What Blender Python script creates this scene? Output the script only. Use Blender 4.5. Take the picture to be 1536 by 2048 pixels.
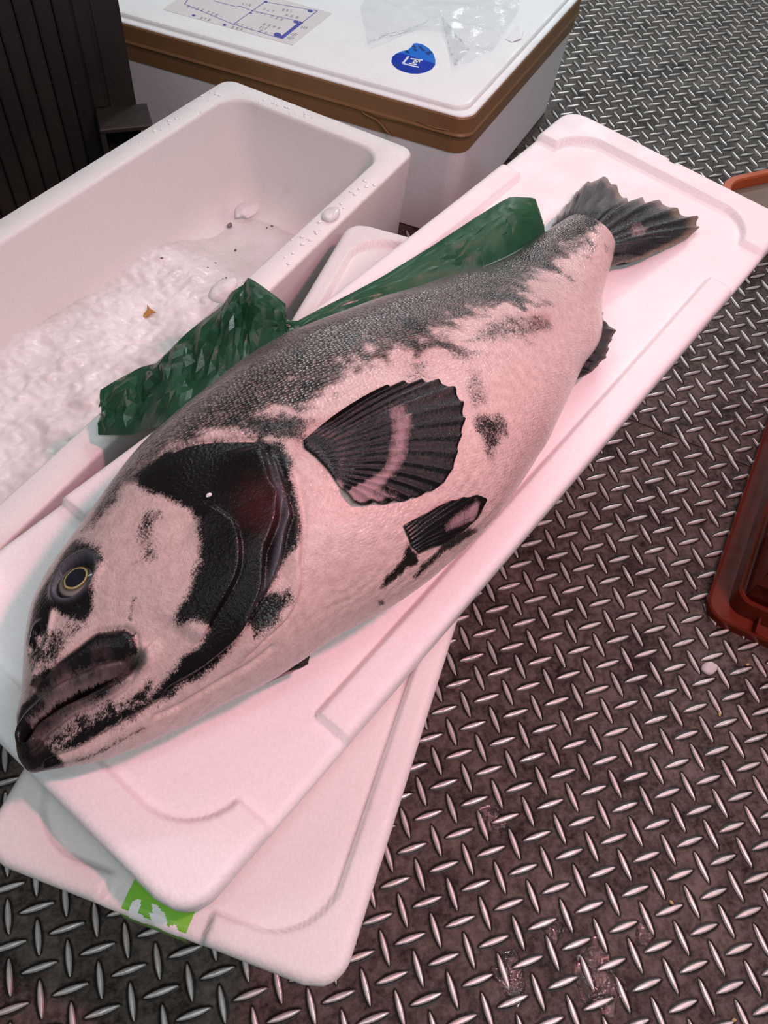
import bpy, bmesh, math, json, random
import numpy as np
from mathutils import Vector, Matrix, noise as mnoise

for o in list(bpy.data.objects): bpy.data.objects.remove(o, do_unlink=True)
S = bpy.context.scene
COL = S.collection
U = 0.0255                      # one lattice step of the tread plate, in metres

# ---------------------------------------------------------------- camera
cam_d = bpy.data.cameras.new('camera'); cam = bpy.data.objects.new('camera', cam_d); COL.objects.link(cam)
cam_d.sensor_fit = 'VERTICAL'; cam_d.sensor_height = 34.6; cam_d.sensor_width = 25.95
cam_d.lens = 1643.33 / 2048 * 34.6
cam_d.clip_start = 0.02; cam_d.clip_end = 60
RC = np.array([[0.95043632, -0.30165715, 0.07532436], [-0.2061664, -0.7927921, -0.57356439], [0.23273635, 0.52960708, -0.81568997]])
CC = np.array([-12.71924238, -2.29447582, 33.86473019])
M = (RC.T @ np.diag([1, -1, -1])).tolist()
cam.matrix_world = Matrix.Translation(Vector(CC.tolist()) * U) @ Matrix(M).to_4x4()
S.camera = cam

# ---------------------------------------------------------------- light
E_WORLD, E_PINK = 0.11, 60.0
E_FILL_TUBES = [9.5, 8.0, 3.0, 4.0, 6.0, 25.0, 46.0, 24.0]
S.view_settings.view_transform = 'Standard'; S.view_settings.look = 'None'
S.view_settings.exposure = 0.0; S.view_settings.gamma = 1.0
S.view_settings.use_curve_mapping = False
w = bpy.data.worlds.new('market_hall'); S.world = w; w.use_nodes = True
bg = w.node_tree.nodes['Background']; bg.inputs[0].default_value = (0.92, 0.96, 1.0, 1); bg.inputs[1].default_value = E_WORLD

def area(name, loc, target, size, sizey, power, color):
    l = bpy.data.lights.new(name, 'AREA'); l.shape = 'RECTANGLE'; l.size = size; l.size_y = sizey
    l.energy = power; l.color = color
    o = bpy.data.objects.new(name, l); COL.objects.link(o)
    p = Vector(loc) * U; o.location = p
    d = Vector(target) * U - p; o.rotation_euler = d.to_track_quat('-Z', 'Y').to_euler()
    return o
# pink display lamp with a shade over the fish
def spot(name, loc, target, angle, blend, radius, power, color):
    l = bpy.data.lights.new(name, 'SPOT'); l.spot_size = math.radians(angle); l.spot_blend = blend; l.shadow_soft_size = radius
    l.energy = power; l.color = color
    o = bpy.data.objects.new(name, l); COL.objects.link(o); p = Vector(loc) * U; o.location = p
    o.rotation_euler = (Vector(target) * U - p).to_track_quat('-Z', 'Y').to_euler(); return o
spot('pink_lamp', (16, -1, 62), (1, 12, 9), 76, 1.0, 0.06, E_PINK, (1.0, 0.32, 0.38))
FILL_TUBES = [(-6, 68, 78, 0), (44, 62, 84, 90), (-66, -10, 86, 90), (-20, -3, 90, 0), (62, 0, 88, 90), (12, -52, 92, 0), (74, 118, 84, 0), (140, 222, 86, 0)]  # unseen tube lights, added as ambient fill and for glints on the fish
for (x, y, z, r), e in zip(FILL_TUBES, E_FILL_TUBES):
    sx, sy = (1.2, 0.16) if r == 0 else (0.16, 1.2)
    area('fill_tube', (x, y, z), (x, y + 0.001, 0), sx, sy, e, (0.93, 0.98, 1.0))

DATA = json.loads(r'''{"green":[[-15.03,0.96],[-15.03,0.79],[-15.22,0.25],[-15.45,-0.28],[-15.57,-0.64],[-15.46,-0.94],[-15.86,-1.0],[-15.85,-0.83],[-15.84,-0.17],[-15.85,0.38],[-15.86,0.93],[-15.56,0.97]],"w1":[[-15.58,0.75],[-15.45,0.72],[-15.35,0.62],[-15.35,0.52],[-15.48,0.48],[-15.68,0.44],[-15.62,0.41],[-15.62,0.32],[-15.73,0.24],[-15.75,0.11],[-15.85,0.19],[-15.87,0.37],[-15.85,0.68],[-15.74,0.71]],"w2":[[-15.31,0.23],[-15.31,0.1],[-15.42,-0.21],[-15.53,-0.35],[-15.71,-0.46],[-15.63,-0.52],[-15.57,-0.62],[-15.61,-0.71],[-15.8,-0.86],[-15.85,-0.76],[-15.83,-0.32],[-15.76,-0.13],[-15.64,0.08],[-15.56,0.2],[-15.52,0.09]],"F":{"gill":[[6.29,2.67],[6.88,2.38],[7.61,2.07],[8.12,1.65],[9.11,0.36],[9.46,-0.16],[8.78,-1.26],[8.38,-1.85],[7.74,-2.6],[7.36,-2.67],[6.47,-2.9],[5.95,-2.96],[5.51,-2.97],[5.09,-3.15],[4.58,-3.32],[3.91,-3.29],[2.95,-2.99],[1.99,-2.47],[0.86,-1.53],[0.14,-0.97],[-0.27,-0.77],[-0.44,0.04],[-0.27,0.04],[-0.18,-0.37],[0.25,-0.82],[0.78,-0.97],[1.46,-1.47],[2.1,-2.01],[2.43,-2.42],[3.41,-2.45],[3.77,-2.45],[4.1,-2.59],[4.48,-2.46],[4.43,-2.09],[4.14,-1.91],[4.14,-1.59],[4.78,-1.49],[5.14,-1.24],[5.57,-1.06],[5.95,-0.75],[6.29,-0.37],[6.35,0.14],[6.29,0.88],[6.12,1.81]],"snout":[[4.24,2.67],[4.38,1.48],[4.24,1.0],[3.82,0.78],[3.5,0.66],[3.11,0.24],[2.74,0.15],[2.63,0.52],[2.55,0.87],[2.55,1.41],[1.96,1.11],[1.53,1.4],[1.53,1.96],[1.99,2.18],[2.67,2.46],[3.33,2.54],[3.96,2.78]],"maxilla":[[0.83,1.0],[1.65,0.35],[2.32,-0.02],[2.82,-0.23],[3.28,-0.83],[3.37,-1.11],[3.07,-1.53],[2.74,-1.42],[2.32,-0.83],[1.69,-0.28],[1.13,0.2],[0.75,0.6],[0.36,0.87],[-0.01,0.62],[-0.06,0.17],[0.25,0.24],[0.75,0.08]],"lowlip":[[-0.21,0.07],[0.31,0.0],[0.94,-0.31],[1.65,-0.95],[2.51,-1.63],[3.03,-1.52],[2.99,-1.71],[2.39,-1.69],[1.75,-1.32],[1.16,-0.75],[0.68,-0.39],[0.21,-0.33],[-0.21,-0.32],[-0.4,0.01]],"mouthzone":[[0.08,0.67],[0.86,0.89],[1.89,-0.16],[2.99,-1.18],[3.16,-1.62],[2.87,-1.87],[1.86,-1.49],[0.8,-0.74],[0.03,-0.52],[-0.44,0.05]],"snoutlow":[[1.43,1.61],[2.28,0.97],[2.99,0.07],[2.87,-0.23],[1.72,0.28],[0.86,0.89]],"jawtip":[[0.17,0.78],[0.27,0.23],[-0.01,-0.28],[-0.01,-0.82],[0.29,-1.61],[-0.21,-0.98],[-0.49,0.09],[-0.3,0.27]],"cheek":[[5.25,1.09],[5.84,1.24],[6.07,0.81],[5.9,0.42],[5.57,0.52],[5.19,0.23],[5.62,-0.02],[4.93,-0.24],[4.58,0.02],[4.38,0.23],[4.88,0.49]],"streak":[[3.91,-0.36],[4.0,-0.51],[3.5,-0.85],[3.41,-0.76]],"jaw":[[-0.1,-0.3],[0.83,-0.6],[1.62,-1.29],[2.43,-1.96],[3.03,-1.99],[3.2,-2.39],[2.47,-2.55],[1.56,-1.93],[0.58,-1.12],[-0.04,-0.78]],"chin":[[-0.13,-1.01],[0.49,-1.51],[1.05,-1.99],[2.06,-2.76],[2.06,-2.98],[1.02,-2.23],[0.4,-1.81],[-0.04,-1.25]],"memb":[[5.46,-2.91],[5.95,-2.96],[6.64,-3.39],[6.58,-3.63],[5.79,-3.79],[5.41,-3.51]],"pecbase":[[8.78,1.83],[9.8,1.11],[10.52,0.31],[10.67,-0.24],[9.88,-0.51],[9.32,-0.1],[8.91,0.56]],"flank":[[14.29,-2.9],[14.88,-3.1],[15.4,-3.51],[15.23,-4.02],[14.71,-4.31],[14.04,-4.61],[13.87,-4.18],[14.12,-3.7]],"flank2":[[15.93,-1.4],[16.56,-1.97],[15.58,-2.96],[14.71,-3.23],[14.46,-2.83]],"pelv":[[10.02,-4.81],[10.23,-5.26],[10.09,-5.56],[9.8,-5.48],[9.32,-5.5],[8.98,-5.52],[8.78,-5.45],[9.04,-5.26],[9.39,-5.16],[9.73,-5.05]],"pelv2":[[12.73,-6.5],[12.02,-6.37],[11.11,-6.01],[10.3,-6.16],[9.95,-6.25],[9.8,-5.87],[10.38,-5.69],[11.19,-5.66],[12.26,-5.97]],"dot":[[8.64,-5.8],[8.84,-6.01],[8.91,-6.33],[8.71,-6.16]],"patch3":[[18.8,-0.6],[20.37,-1.12],[21.58,-1.73],[21.27,-2.26],[19.67,-2.39],[17.94,-1.5],[16.74,-0.85]],"pedun":[[28.06,0.81],[29.36,0.22],[29.0,-0.58],[28.06,-0.75],[26.45,-0.09],[24.99,0.58],[23.15,0.56],[23.04,1.16]],"behind_eye_top":[[6.18,3.98],[6.7,3.65],[6.35,2.63],[5.68,2.17],[4.68,2.15],[4.29,2.76],[4.93,3.38]],"fleck":[[14.2,-0.24],[14.97,-0.64],[14.63,-1.46],[13.79,-1.77],[13.54,-1.37]],"back_line":[[5.73,3.2],[6.52,2.17],[7.99,1.93],[9.46,0.77],[11.34,0.32],[12.97,0.25],[14.37,-0.1],[16.02,-0.43],[18.13,-0.5],[21.07,-0.53],[25.21,-0.02],[28.3,-0.38]],"red1":[[7.74,-0.71],[8.25,-1.1],[7.67,-1.85],[7.12,-1.74],[7.12,-1.04]],"red2":[[10.3,-0.03],[10.74,-0.31],[10.09,-0.58],[9.59,-0.57],[9.73,-0.24]],"red3":[[20.87,-1.15],[21.58,-1.65],[20.47,-2.0],[20.17,-1.69]],"red4":[[14.63,0.24],[16.29,-0.61],[16.11,-1.33],[14.29,-1.21],[13.87,-0.32]],"preop":[[6.7,0.03],[6.82,-0.5],[6.82,-1.08],[6.58,-1.52],[6.18,-1.92],[5.79,-2.13],[5.04,-2.31],[4.48,-2.46],[4.05,-2.54]],"oper":[[9.04,0.17],[8.84,-0.1],[8.51,-0.61],[8.25,-1.04],[8.12,-1.41],[7.86,-1.69],[7.55,-1.95],[7.12,-2.14],[6.82,-2.26],[6.18,-2.75],[5.51,-2.97],[4.68,-3.18],[3.68,-3.02],[2.7,-2.68]],"memb1":[[9.11,-0.1],[8.64,-0.87],[8.18,-1.65],[7.93,-2.05],[7.55,-2.29],[6.94,-2.71],[6.35,-2.93],[5.51,-3.06],[4.38,-3.26]],"cleith":[[9.32,-0.43],[8.71,-1.38],[8.25,-2.08],[7.86,-2.56],[7.3,-3.14],[6.94,-3.59],[6.24,-3.9],[5.35,-3.8],[4.53,-3.84]],"maxout":[[0.83,0.66],[1.65,0.35],[2.32,-0.02],[2.78,-0.23],[3.28,-0.83],[3.33,-1.19],[3.07,-1.53],[2.74,-1.42],[2.32,-0.83],[1.69,-0.31],[1.1,0.17]],"mouth":[[-0.09,0.14],[0.04,0.1],[0.49,0.03],[0.96,-0.23],[1.65,-0.82],[2.17,-1.24],[2.59,-1.53],[2.95,-1.58]],"liplow":[[-0.43,-0.03],[-0.06,-0.33],[0.53,-0.45],[1.07,-0.77],[1.69,-1.33],[2.36,-1.75],[2.95,-1.74]],"jawbone":[[-0.28,-0.73],[0.14,-1.08],[1.13,-1.78],[2.17,-2.54],[2.99,-2.98]],"throat":[[2.21,-2.86],[3.03,-3.41],[4.05,-3.86],[4.99,-4.18],[5.73,-4.27]],"upgroove":[[7.42,2.06],[7.93,1.75],[8.51,1.11],[9.18,0.29]],"ridge_snout":[[2.55,1.34],[1.92,0.99],[1.43,0.9],[0.88,0.86]],"nostril":[[1.86,1.52],[1.53,1.4]],"eye":[[3.41,1.42],[3.64,1.75],[3.59,1.08],[2.82,1.75],[4.05,1.4]],"pec":[[9.66,-0.51],[10.81,-0.45],[11.95,-0.53],[12.97,-0.81],[13.54,-1.02],[14.37,-1.54],[14.63,-1.86],[14.71,-2.18],[14.54,-2.63],[14.04,-3.05],[13.62,-3.31],[13.05,-3.64],[12.65,-3.94],[12.02,-4.1],[11.49,-4.02],[10.81,-3.8],[10.09,-3.4],[9.39,-2.92]],"pecin":[[9.66,-0.51],[9.73,-0.77],[9.73,-1.5],[9.66,-2.01],[9.52,-2.44]],"pelvic":[[10.16,-4.21],[10.3,-4.23],[10.89,-4.45],[11.64,-4.59],[12.41,-4.9],[13.13,-5.32],[13.29,-5.59],[12.97,-5.93],[12.57,-6.03],[12.02,-5.98],[11.19,-5.82],[10.23,-5.26],[10.09,-4.88],[10.09,-4.43]],"tail":[[29.49,1.53],[30.19,1.94],[31.57,2.17],[33.28,2.35],[34.52,2.49],[35.52,2.32],[36.18,1.88],[35.87,1.48],[35.56,0.73],[35.06,0.16],[35.46,0.15],[35.83,-0.21],[35.65,-0.72],[36.02,-0.8],[36.3,-1.48],[36.38,-2.4],[36.82,-3.12],[36.28,-3.3],[35.07,-3.44],[33.85,-3.35],[31.53,-2.57],[30.37,-1.96],[29.62,-1.51]],"tailbase":[[29.64,1.54],[29.84,1.2],[29.99,0.35],[30.29,-0.57],[30.57,-1.15],[30.0,-1.4]],"anal":[[22.28,-4.05],[22.54,-4.0],[23.63,-4.29],[24.95,-4.23],[26.05,-3.89],[26.42,-3.63],[26.47,-3.23],[26.87,-2.75],[26.94,-2.46]],"analbase":[[21.75,-4.09],[22.85,-4.0],[24.09,-3.78],[25.47,-3.1],[26.5,-2.5]],"spine":[[26.8,-2.39],[27.86,-1.86],[27.93,-2.03],[27.08,-2.45]],"pec2":[[5.89,-3.61],[6.45,-3.77],[7.01,-4.08],[7.01,-4.26],[6.76,-4.37],[6.01,-4.07],[5.38,-3.85]],"chip_white":[[6.94,-0.03]],"pec_xy":[[9.66,-1.41],[10.81,-1.44],[11.95,-1.56],[12.97,-1.89],[13.54,-2.13],[14.37,-2.68],[14.63,-3.01],[14.71,-3.32],[14.54,-3.74],[14.04,-4.1],[13.62,-4.32],[13.05,-4.57],[12.65,-4.8],[12.02,-4.88],[11.49,-4.79],[10.81,-4.59],[10.09,-4.2],[9.39,-3.7]],"pecin_xy":[[9.66,-1.41],[9.73,-1.68],[9.73,-2.4],[9.66,-2.89],[9.52,-3.28]],"pelvic_xy":[[10.16,-4.84],[10.3,-4.87],[10.89,-5.07],[11.64,-5.21],[12.41,-5.45],[13.13,-5.72],[13.29,-5.84],[12.97,-5.94],[12.57,-5.94],[12.02,-5.88],[11.19,-5.77],[10.23,-5.46],[10.09,-5.25],[10.09,-4.98]]},"fish":{"X":[-0.6,-0.552,-0.407,-0.165,0.173,0.608,1.14,1.768,2.492,3.314,4.232,5.247,6.358,7.566,8.871,10.272,11.77,13.364,15.056,16.844,18.728,20.709,22.787,24.961,27.232,29.6],"D":[-1.1,-1.044,-0.61,-0.146,0.359,0.716,1.316,1.988,2.581,2.922,3.056,3.211,3.441,3.672,3.766,3.833,3.895,3.846,3.563,3.133,2.732,2.416,2.052,1.721,1.502,1.349],"V":[-1.1,-1.181,-1.307,-1.419,-1.73,-2.093,-2.412,-2.767,-3.08,-3.434,-3.804,-4.272,-4.605,-4.901,-5.376,-5.75,-5.942,-6.044,-5.926,-5.672,-5.3,-4.827,-4.3,-3.858,-2.664,-1.774]},"sheet":{"a":[[-14.84,22.29,9.0],[-14.21,22.45,9.2],[-13.15,22.56,9.6],[-12.47,22.45,9.8],[-11.84,22.9,10.0],[-11.1,23.43,10.2],[-10.41,23.77,10.4],[-9.41,24.09,10.8],[-9.06,24.28,11.2],[-8.55,24.15,11.6],[-8.29,24.22,11.9],[-7.95,23.71,11.9],[-7.43,23.1,11.7],[-7.07,22.86,11.4],[-7.19,22.59,10.9],[-6.73,22.59,10.7],[-5.64,23.0,10.8],[-4.24,23.39,11.0],[-2.8,23.86,11.2],[-0.25,24.95,11.5],[1.16,25.58,11.7],[2.23,26.02,11.9],[3.69,26.63,12.1],[4.19,26.76,12.2],[5.36,26.6,12.1],[5.62,26.52,11.6]],"b":[[-15.22,20.32,8.6],[-14.89,20.06,8.8],[-14.4,19.59,9.2],[-13.93,19.15,9.6],[-13.26,18.67,10.3],[-12.7,17.88,11.2],[-12.0,18.17,11.5],[-11.08,18.81,11.5],[-10.44,19.3,11.5],[-10.01,19.59,11.5],[-9.57,19.88,11.5],[-9.13,20.18,11.5],[-8.43,20.78,11.3],[-7.72,21.29,11.2],[-7.26,21.52,11.1],[-6.78,21.82,11.0],[-5.64,22.22,11.0],[-4.26,22.61,11.0],[-2.91,22.78,11.0],[-0.57,23.23,11.0],[0.76,23.57,11.0],[1.78,23.79,11.0],[3.16,24.26,11.0],[3.9,24.56,11.0],[5.39,25.37,10.9],[5.91,25.91,10.7]]},"label":[[-7.411,54.304],[-0.444,48.689],[3.095,52.348],[-3.852,58.213]],"disc":[[5.015,45.845],[5.246,46.365],[5.612,46.711],[6.024,46.931],[6.495,47.064],[6.94,47.49],[7.075,47.76],[7.301,47.785],[7.626,47.594],[7.873,47.06],[7.927,46.356],[7.811,45.648],[7.588,45.047],[7.215,44.596],[6.688,44.292],[6.202,44.216],[5.776,44.307],[5.402,44.552],[5.113,44.93],[4.989,45.378]],"disc_dark":[[5.015,45.845],[5.246,46.365],[5.612,46.711],[5.947,46.7],[6.696,46.021],[7.601,45.203],[7.554,45.013],[7.215,44.596],[6.688,44.292],[6.202,44.216],[5.776,44.307],[5.402,44.552],[5.113,44.93],[4.989,45.378]],"kanji":[[[6.264,46.248],[5.625,45.474]],[[5.625,45.474],[6.457,44.896]],[[6.295,45.963],[6.983,45.681]],[[6.009,45.429],[6.445,45.227]],[[6.598,45.797],[6.206,45.327]],[[6.807,45.724],[6.609,45.398]],[[6.42,45.586],[6.67,45.452]]],"marks":[[7.016,47.396],[6.944,46.995],[7.38,47.258],[7.435,46.921],[7.593,46.448],[7.818,46.536],[6.371,46.821],[5.226,45.34],[5.589,44.738],[6.316,44.545]],"scrap":[[13.251,47.42],[14.855,49.037],[14.924,48.277],[14.238,47.175],[13.512,46.955]],"lab_lines":[[[-5.95,54.818],[-3.451,51.779]],[[-3.451,51.779],[-1.256,49.871]],[[-3.451,51.779],[-0.872,54.412]],[[-1.256,49.871],[-0.918,49.574]],[[-0.935,54.511],[2.211,52.77]],[[2.211,52.77],[-0.918,49.574]],[[-4.048,55.014],[-2.818,54.041]],[[-2.818,54.041],[-2.555,54.095]],[[-2.555,54.095],[-1.949,53.391]],[[-1.949,53.391],[0.814,51.52]],[[-5.95,54.818],[-5.643,55.404]]],"lab_bars":[[[-0.949,49.612],[0.846,51.48]]],"lab_dots":[[-1.048,50.056],[0.479,51.532],[1.751,52.833],[-5.653,53.252],[-4.007,51.774],[-0.781,54.436],[-2.065,53.054]],"lab_txt":[[[-5.351,52.9],[-4.701,52.467]],[[-3.677,51.473],[-2.962,51.001]],[[-1.195,53.555],[-0.514,53.018]],[[-0.032,53.254],[0.662,52.946]],[[-0.021,52.597],[0.851,52.002]],[[-1.677,51.613],[-0.627,50.783]],[[-1.93,51.224],[-1.507,50.91]],[[-2.417,54.346],[-1.797,54.083]],[[-1.742,53.186],[-1.105,52.658]],[[-0.961,52.551],[-0.205,51.836]],[[-5.869,54.576],[-4.861,53.787]],[[-4.797,53.691],[-3.903,52.785]],[[-3.355,51.851],[-2.303,51.024]],[[-2.101,50.827],[-1.286,50.091]],[[-0.224,49.886],[0.196,50.075]],[[0.644,50.856],[1.008,50.633]],[[-0.522,49.515],[-0.165,49.628]]],"film":[[4.012,47.55],[5.56,48.846],[8.286,48.971],[9.82,48.024],[10.37,46.334],[8.329,44.011],[11.695,45.815],[15.317,50.294],[18.614,56.668],[13.657,58.873],[8.081,57.918],[4.982,52.414]],"ice_items":{"chip":[-6.26,41.85,2.6],"foam":[-4.99,42.96,2.8],"orange":[-12.29,33.85,3.6],"clear":[-8.81,27.54,8.4],"sheet_hole":[0,0]},"floor_ice":[8.79,7.5,0.0],"crumbs":[[10.67,7.18],[8.09,5.41],[2.15,-0.78],[2.44,-4.94],[31.26,44.53]]}''')

# ---------------------------------------------------------------- helpers
def mesh_data(name, V, F, mats=(), smooth=True, mi=None):
    V = np.asarray(V, float) * U
    me = bpy.data.meshes.new(name); me.from_pydata(V.tolist(), [], [list(map(int, f)) for f in F])
    for m in mats: me.materials.append(m)
    if smooth: me.polygons.foreach_set('use_smooth', [True] * len(me.polygons))
    if mi is not None: me.polygons.foreach_set('material_index', [int(i) for i in mi])
    me.update(); return me

def obj(name, V, F, mat, parent=None, origin=None, smooth=False, mi=None):
    """one mesh object; V is in world lattice units; origin defaults to the parent's, else the base centre"""
    V = np.asarray(V, float).reshape(-1, 3)
    if parent is not None: org = np.array(parent['_o'])
    elif origin is not None: org = np.array(origin, float)
    else: org = np.array([(V[:, 0].min() + V[:, 0].max()) / 2, (V[:, 1].min() + V[:, 1].max()) / 2, V[:, 2].min()])
    mats = mat if isinstance(mat, (list, tuple)) else (mat,)
    o = bpy.data.objects.new(name, mesh_data(name, V - org, F, mats, smooth, mi)); COL.objects.link(o)
    if parent is not None: o.parent = parent; ORG[o.name] = org
    else: o.location = Vector(org.tolist()) * U
    o['_o'] = org.tolist(); return o
ORG = {}

def thing(name, label, cat, at, group=None, kind=None):
    o = bpy.data.objects.new(name, None); COL.objects.link(o); o.empty_display_size = 0.02
    o.location = Vector(at) * U; o['_o'] = [float(c) for c in at]
    return tag(o, label, cat, group, kind)
def tag(o, label=None, cat=None, group=None, kind=None):
    if label: o['label'] = label
    if cat: o['category'] = cat
    if group: o['group'] = group
    if kind: o['kind'] = kind
    return o

def attr(me, name, vals):
    a = me.attributes.new(name, 'FLOAT', 'POINT'); a.data.foreach_set('value', np.asarray(vals, np.float32))
def attrv(me, name, vals):
    a = me.attributes.new(name, 'FLOAT_VECTOR', 'POINT'); a.data.foreach_set('vector', np.asarray(vals, np.float32).ravel())

def box_vf(c, e1, e2, a0, a1, b0, b1, z0, z1, bev=0.0):
    """box in a frame c + a*e1 + b*e2, optionally with a bevelled rim on top edges"""
    c = np.array(c, float)[:2]; e1 = np.array(e1, float); e2 = np.array(e2, float)
    L = []
    def ring(d, z):
        r = []
        for a, b in ((a0 + d, b0 + d), (a1 - d, b0 + d), (a1 - d, b1 - d), (a0 + d, b1 - d)):
            p = c + a * e1 + b * e2; r.append((p[0], p[1], z))
        return r
    R = [ring(bev, z0), ring(0, z0 + bev), ring(0, z1 - bev), ring(bev, z1)] if bev > 0 else [ring(0, z0), ring(0, z1)]
    V = [p for r in R for p in r]; F = [(3, 2, 1, 0)]
    for k in range(len(R) - 1):
        for i in range(4): F.append((4 * k + i, 4 * k + (i + 1) % 4, 4 * k + 4 + (i + 1) % 4, 4 * k + 4 + i))
    n = 4 * (len(R) - 1); F.append((n, n + 1, n + 2, n + 3))
    cr = e1[0] * e2[1] - e1[1] * e2[0]
    if cr < 0: F = [tuple(reversed(f)) for f in F]
    return V, F
def join(parts):
    V, F = [], []
    for v, f in parts:
        n = len(V); V += list(map(tuple, v)); F += [tuple(i + n for i in q) for q in f]
    return V, F
def ang(d): return np.array([math.cos(math.radians(d)), math.sin(math.radians(d))])

def rrect(hx, hy, r, n=8):
    """rounded rectangle outline, counter-clockwise"""
    P = []
    for cx, cy, a in ((hx - r, hy - r, 0), (-hx + r, hy - r, 90), (-hx + r, -hy + r, 180), (hx - r, -hy + r, 270)):
        for k in range(n + 1):
            t = math.radians(a + 90 * k / n); P.append((cx + r * math.cos(t), cy + r * math.sin(t)))
    return P
def loft(rings, closed_ends=(True, True)):
    V = [p for r in rings for p in r]; n = len(rings[0]); F = []
    for k in range(len(rings) - 1):
        for i in range(n): F.append((k * n + i, k * n + (i + 1) % n, (k + 1) * n + (i + 1) % n, (k + 1) * n + i))
    if closed_ends[0]: F.append(tuple(range(n - 1, -1, -1)))
    if closed_ends[1]: F.append(tuple(range((len(rings) - 1) * n, len(rings) * n)))
    return V, F
def tube(P, r, n=6):
    P = [Vector(p) for p in P]; rings = []
    for i, p in enumerate(P):
        d = (P[min(i + 1, len(P) - 1)] - P[max(i - 1, 0)]).normalized()
        a = d.orthogonal().normalized(); b = d.cross(a)
        rr = r[i] if isinstance(r, (list, tuple)) else r
        rings.append([tuple(p + a * (rr * math.cos(2 * math.pi * k / n)) + b * (rr * math.sin(2 * math.pi * k / n))) for k in range(n)])
    return loft(rings)
def prism(P, z0, z1):
    n = len(P); V = [(x, y, z0) for x, y in P] + [(x, y, z1) for x, y in P]
    ar = sum(P[i][0] * P[(i + 1) % n][1] - P[(i + 1) % n][0] * P[i][1] for i in range(n))
    F = [tuple(range(n - 1, -1, -1)), tuple(range(n, 2 * n))] + [(i, (i + 1) % n, n + (i + 1) % n, n + i) for i in range(n)]
    if ar < 0: F = [tuple(reversed(f)) for f in F]
    return V, F
def stroke(p, q, wd, z0, z1):
    p = np.array(p[:2]); q = np.array(q[:2]); d = (q - p) / (np.linalg.norm(q - p) + 1e-9); n = np.array([-d[1], d[0]]) * wd / 2
    return prism([tuple(p - n), tuple(q - n), tuple(q + n), tuple(p + n)], z0, z1)

# numpy value noise (smooth), used to shape crumpled and frozen surfaces
_rng = np.random.RandomState(5); _lat = _rng.rand(64, 64, 64)
def vnoise(x, y, z=0.0):
    x = np.asarray(x, float); y = np.asarray(y, float); z = np.asarray(z, float) + np.zeros_like(x)
    xi = np.floor(x).astype(int); yi = np.floor(y).astype(int); zi = np.floor(z).astype(int)
    fx, fy, fz = x - xi, y - yi, z - zi
    sx, sy, sz = fx * fx * (3 - 2 * fx), fy * fy * (3 - 2 * fy), fz * fz * (3 - 2 * fz)
    def L(a, b, c): return _lat[(xi + a) % 64, (yi + b) % 64, (zi + c) % 64]
    r = 0
    for a in (0, 1):
        for b in (0, 1):
            for c in (0, 1):
                r = r + L(a, b, c) * (sx if a else 1 - sx) * (sy if b else 1 - sy) * (sz if c else 1 - sz)
    return r
def fbm(x, y, z=0.0, o=4):
    t = 0; a = 0.5
    for k in range(o): t = t + a * vnoise(np.asarray(x) * 2 ** k + 7.3 * k, np.asarray(y) * 2 ** k + 3.1 * k, np.asarray(z) * 2 ** k); a *= 0.5
    return t

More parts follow.
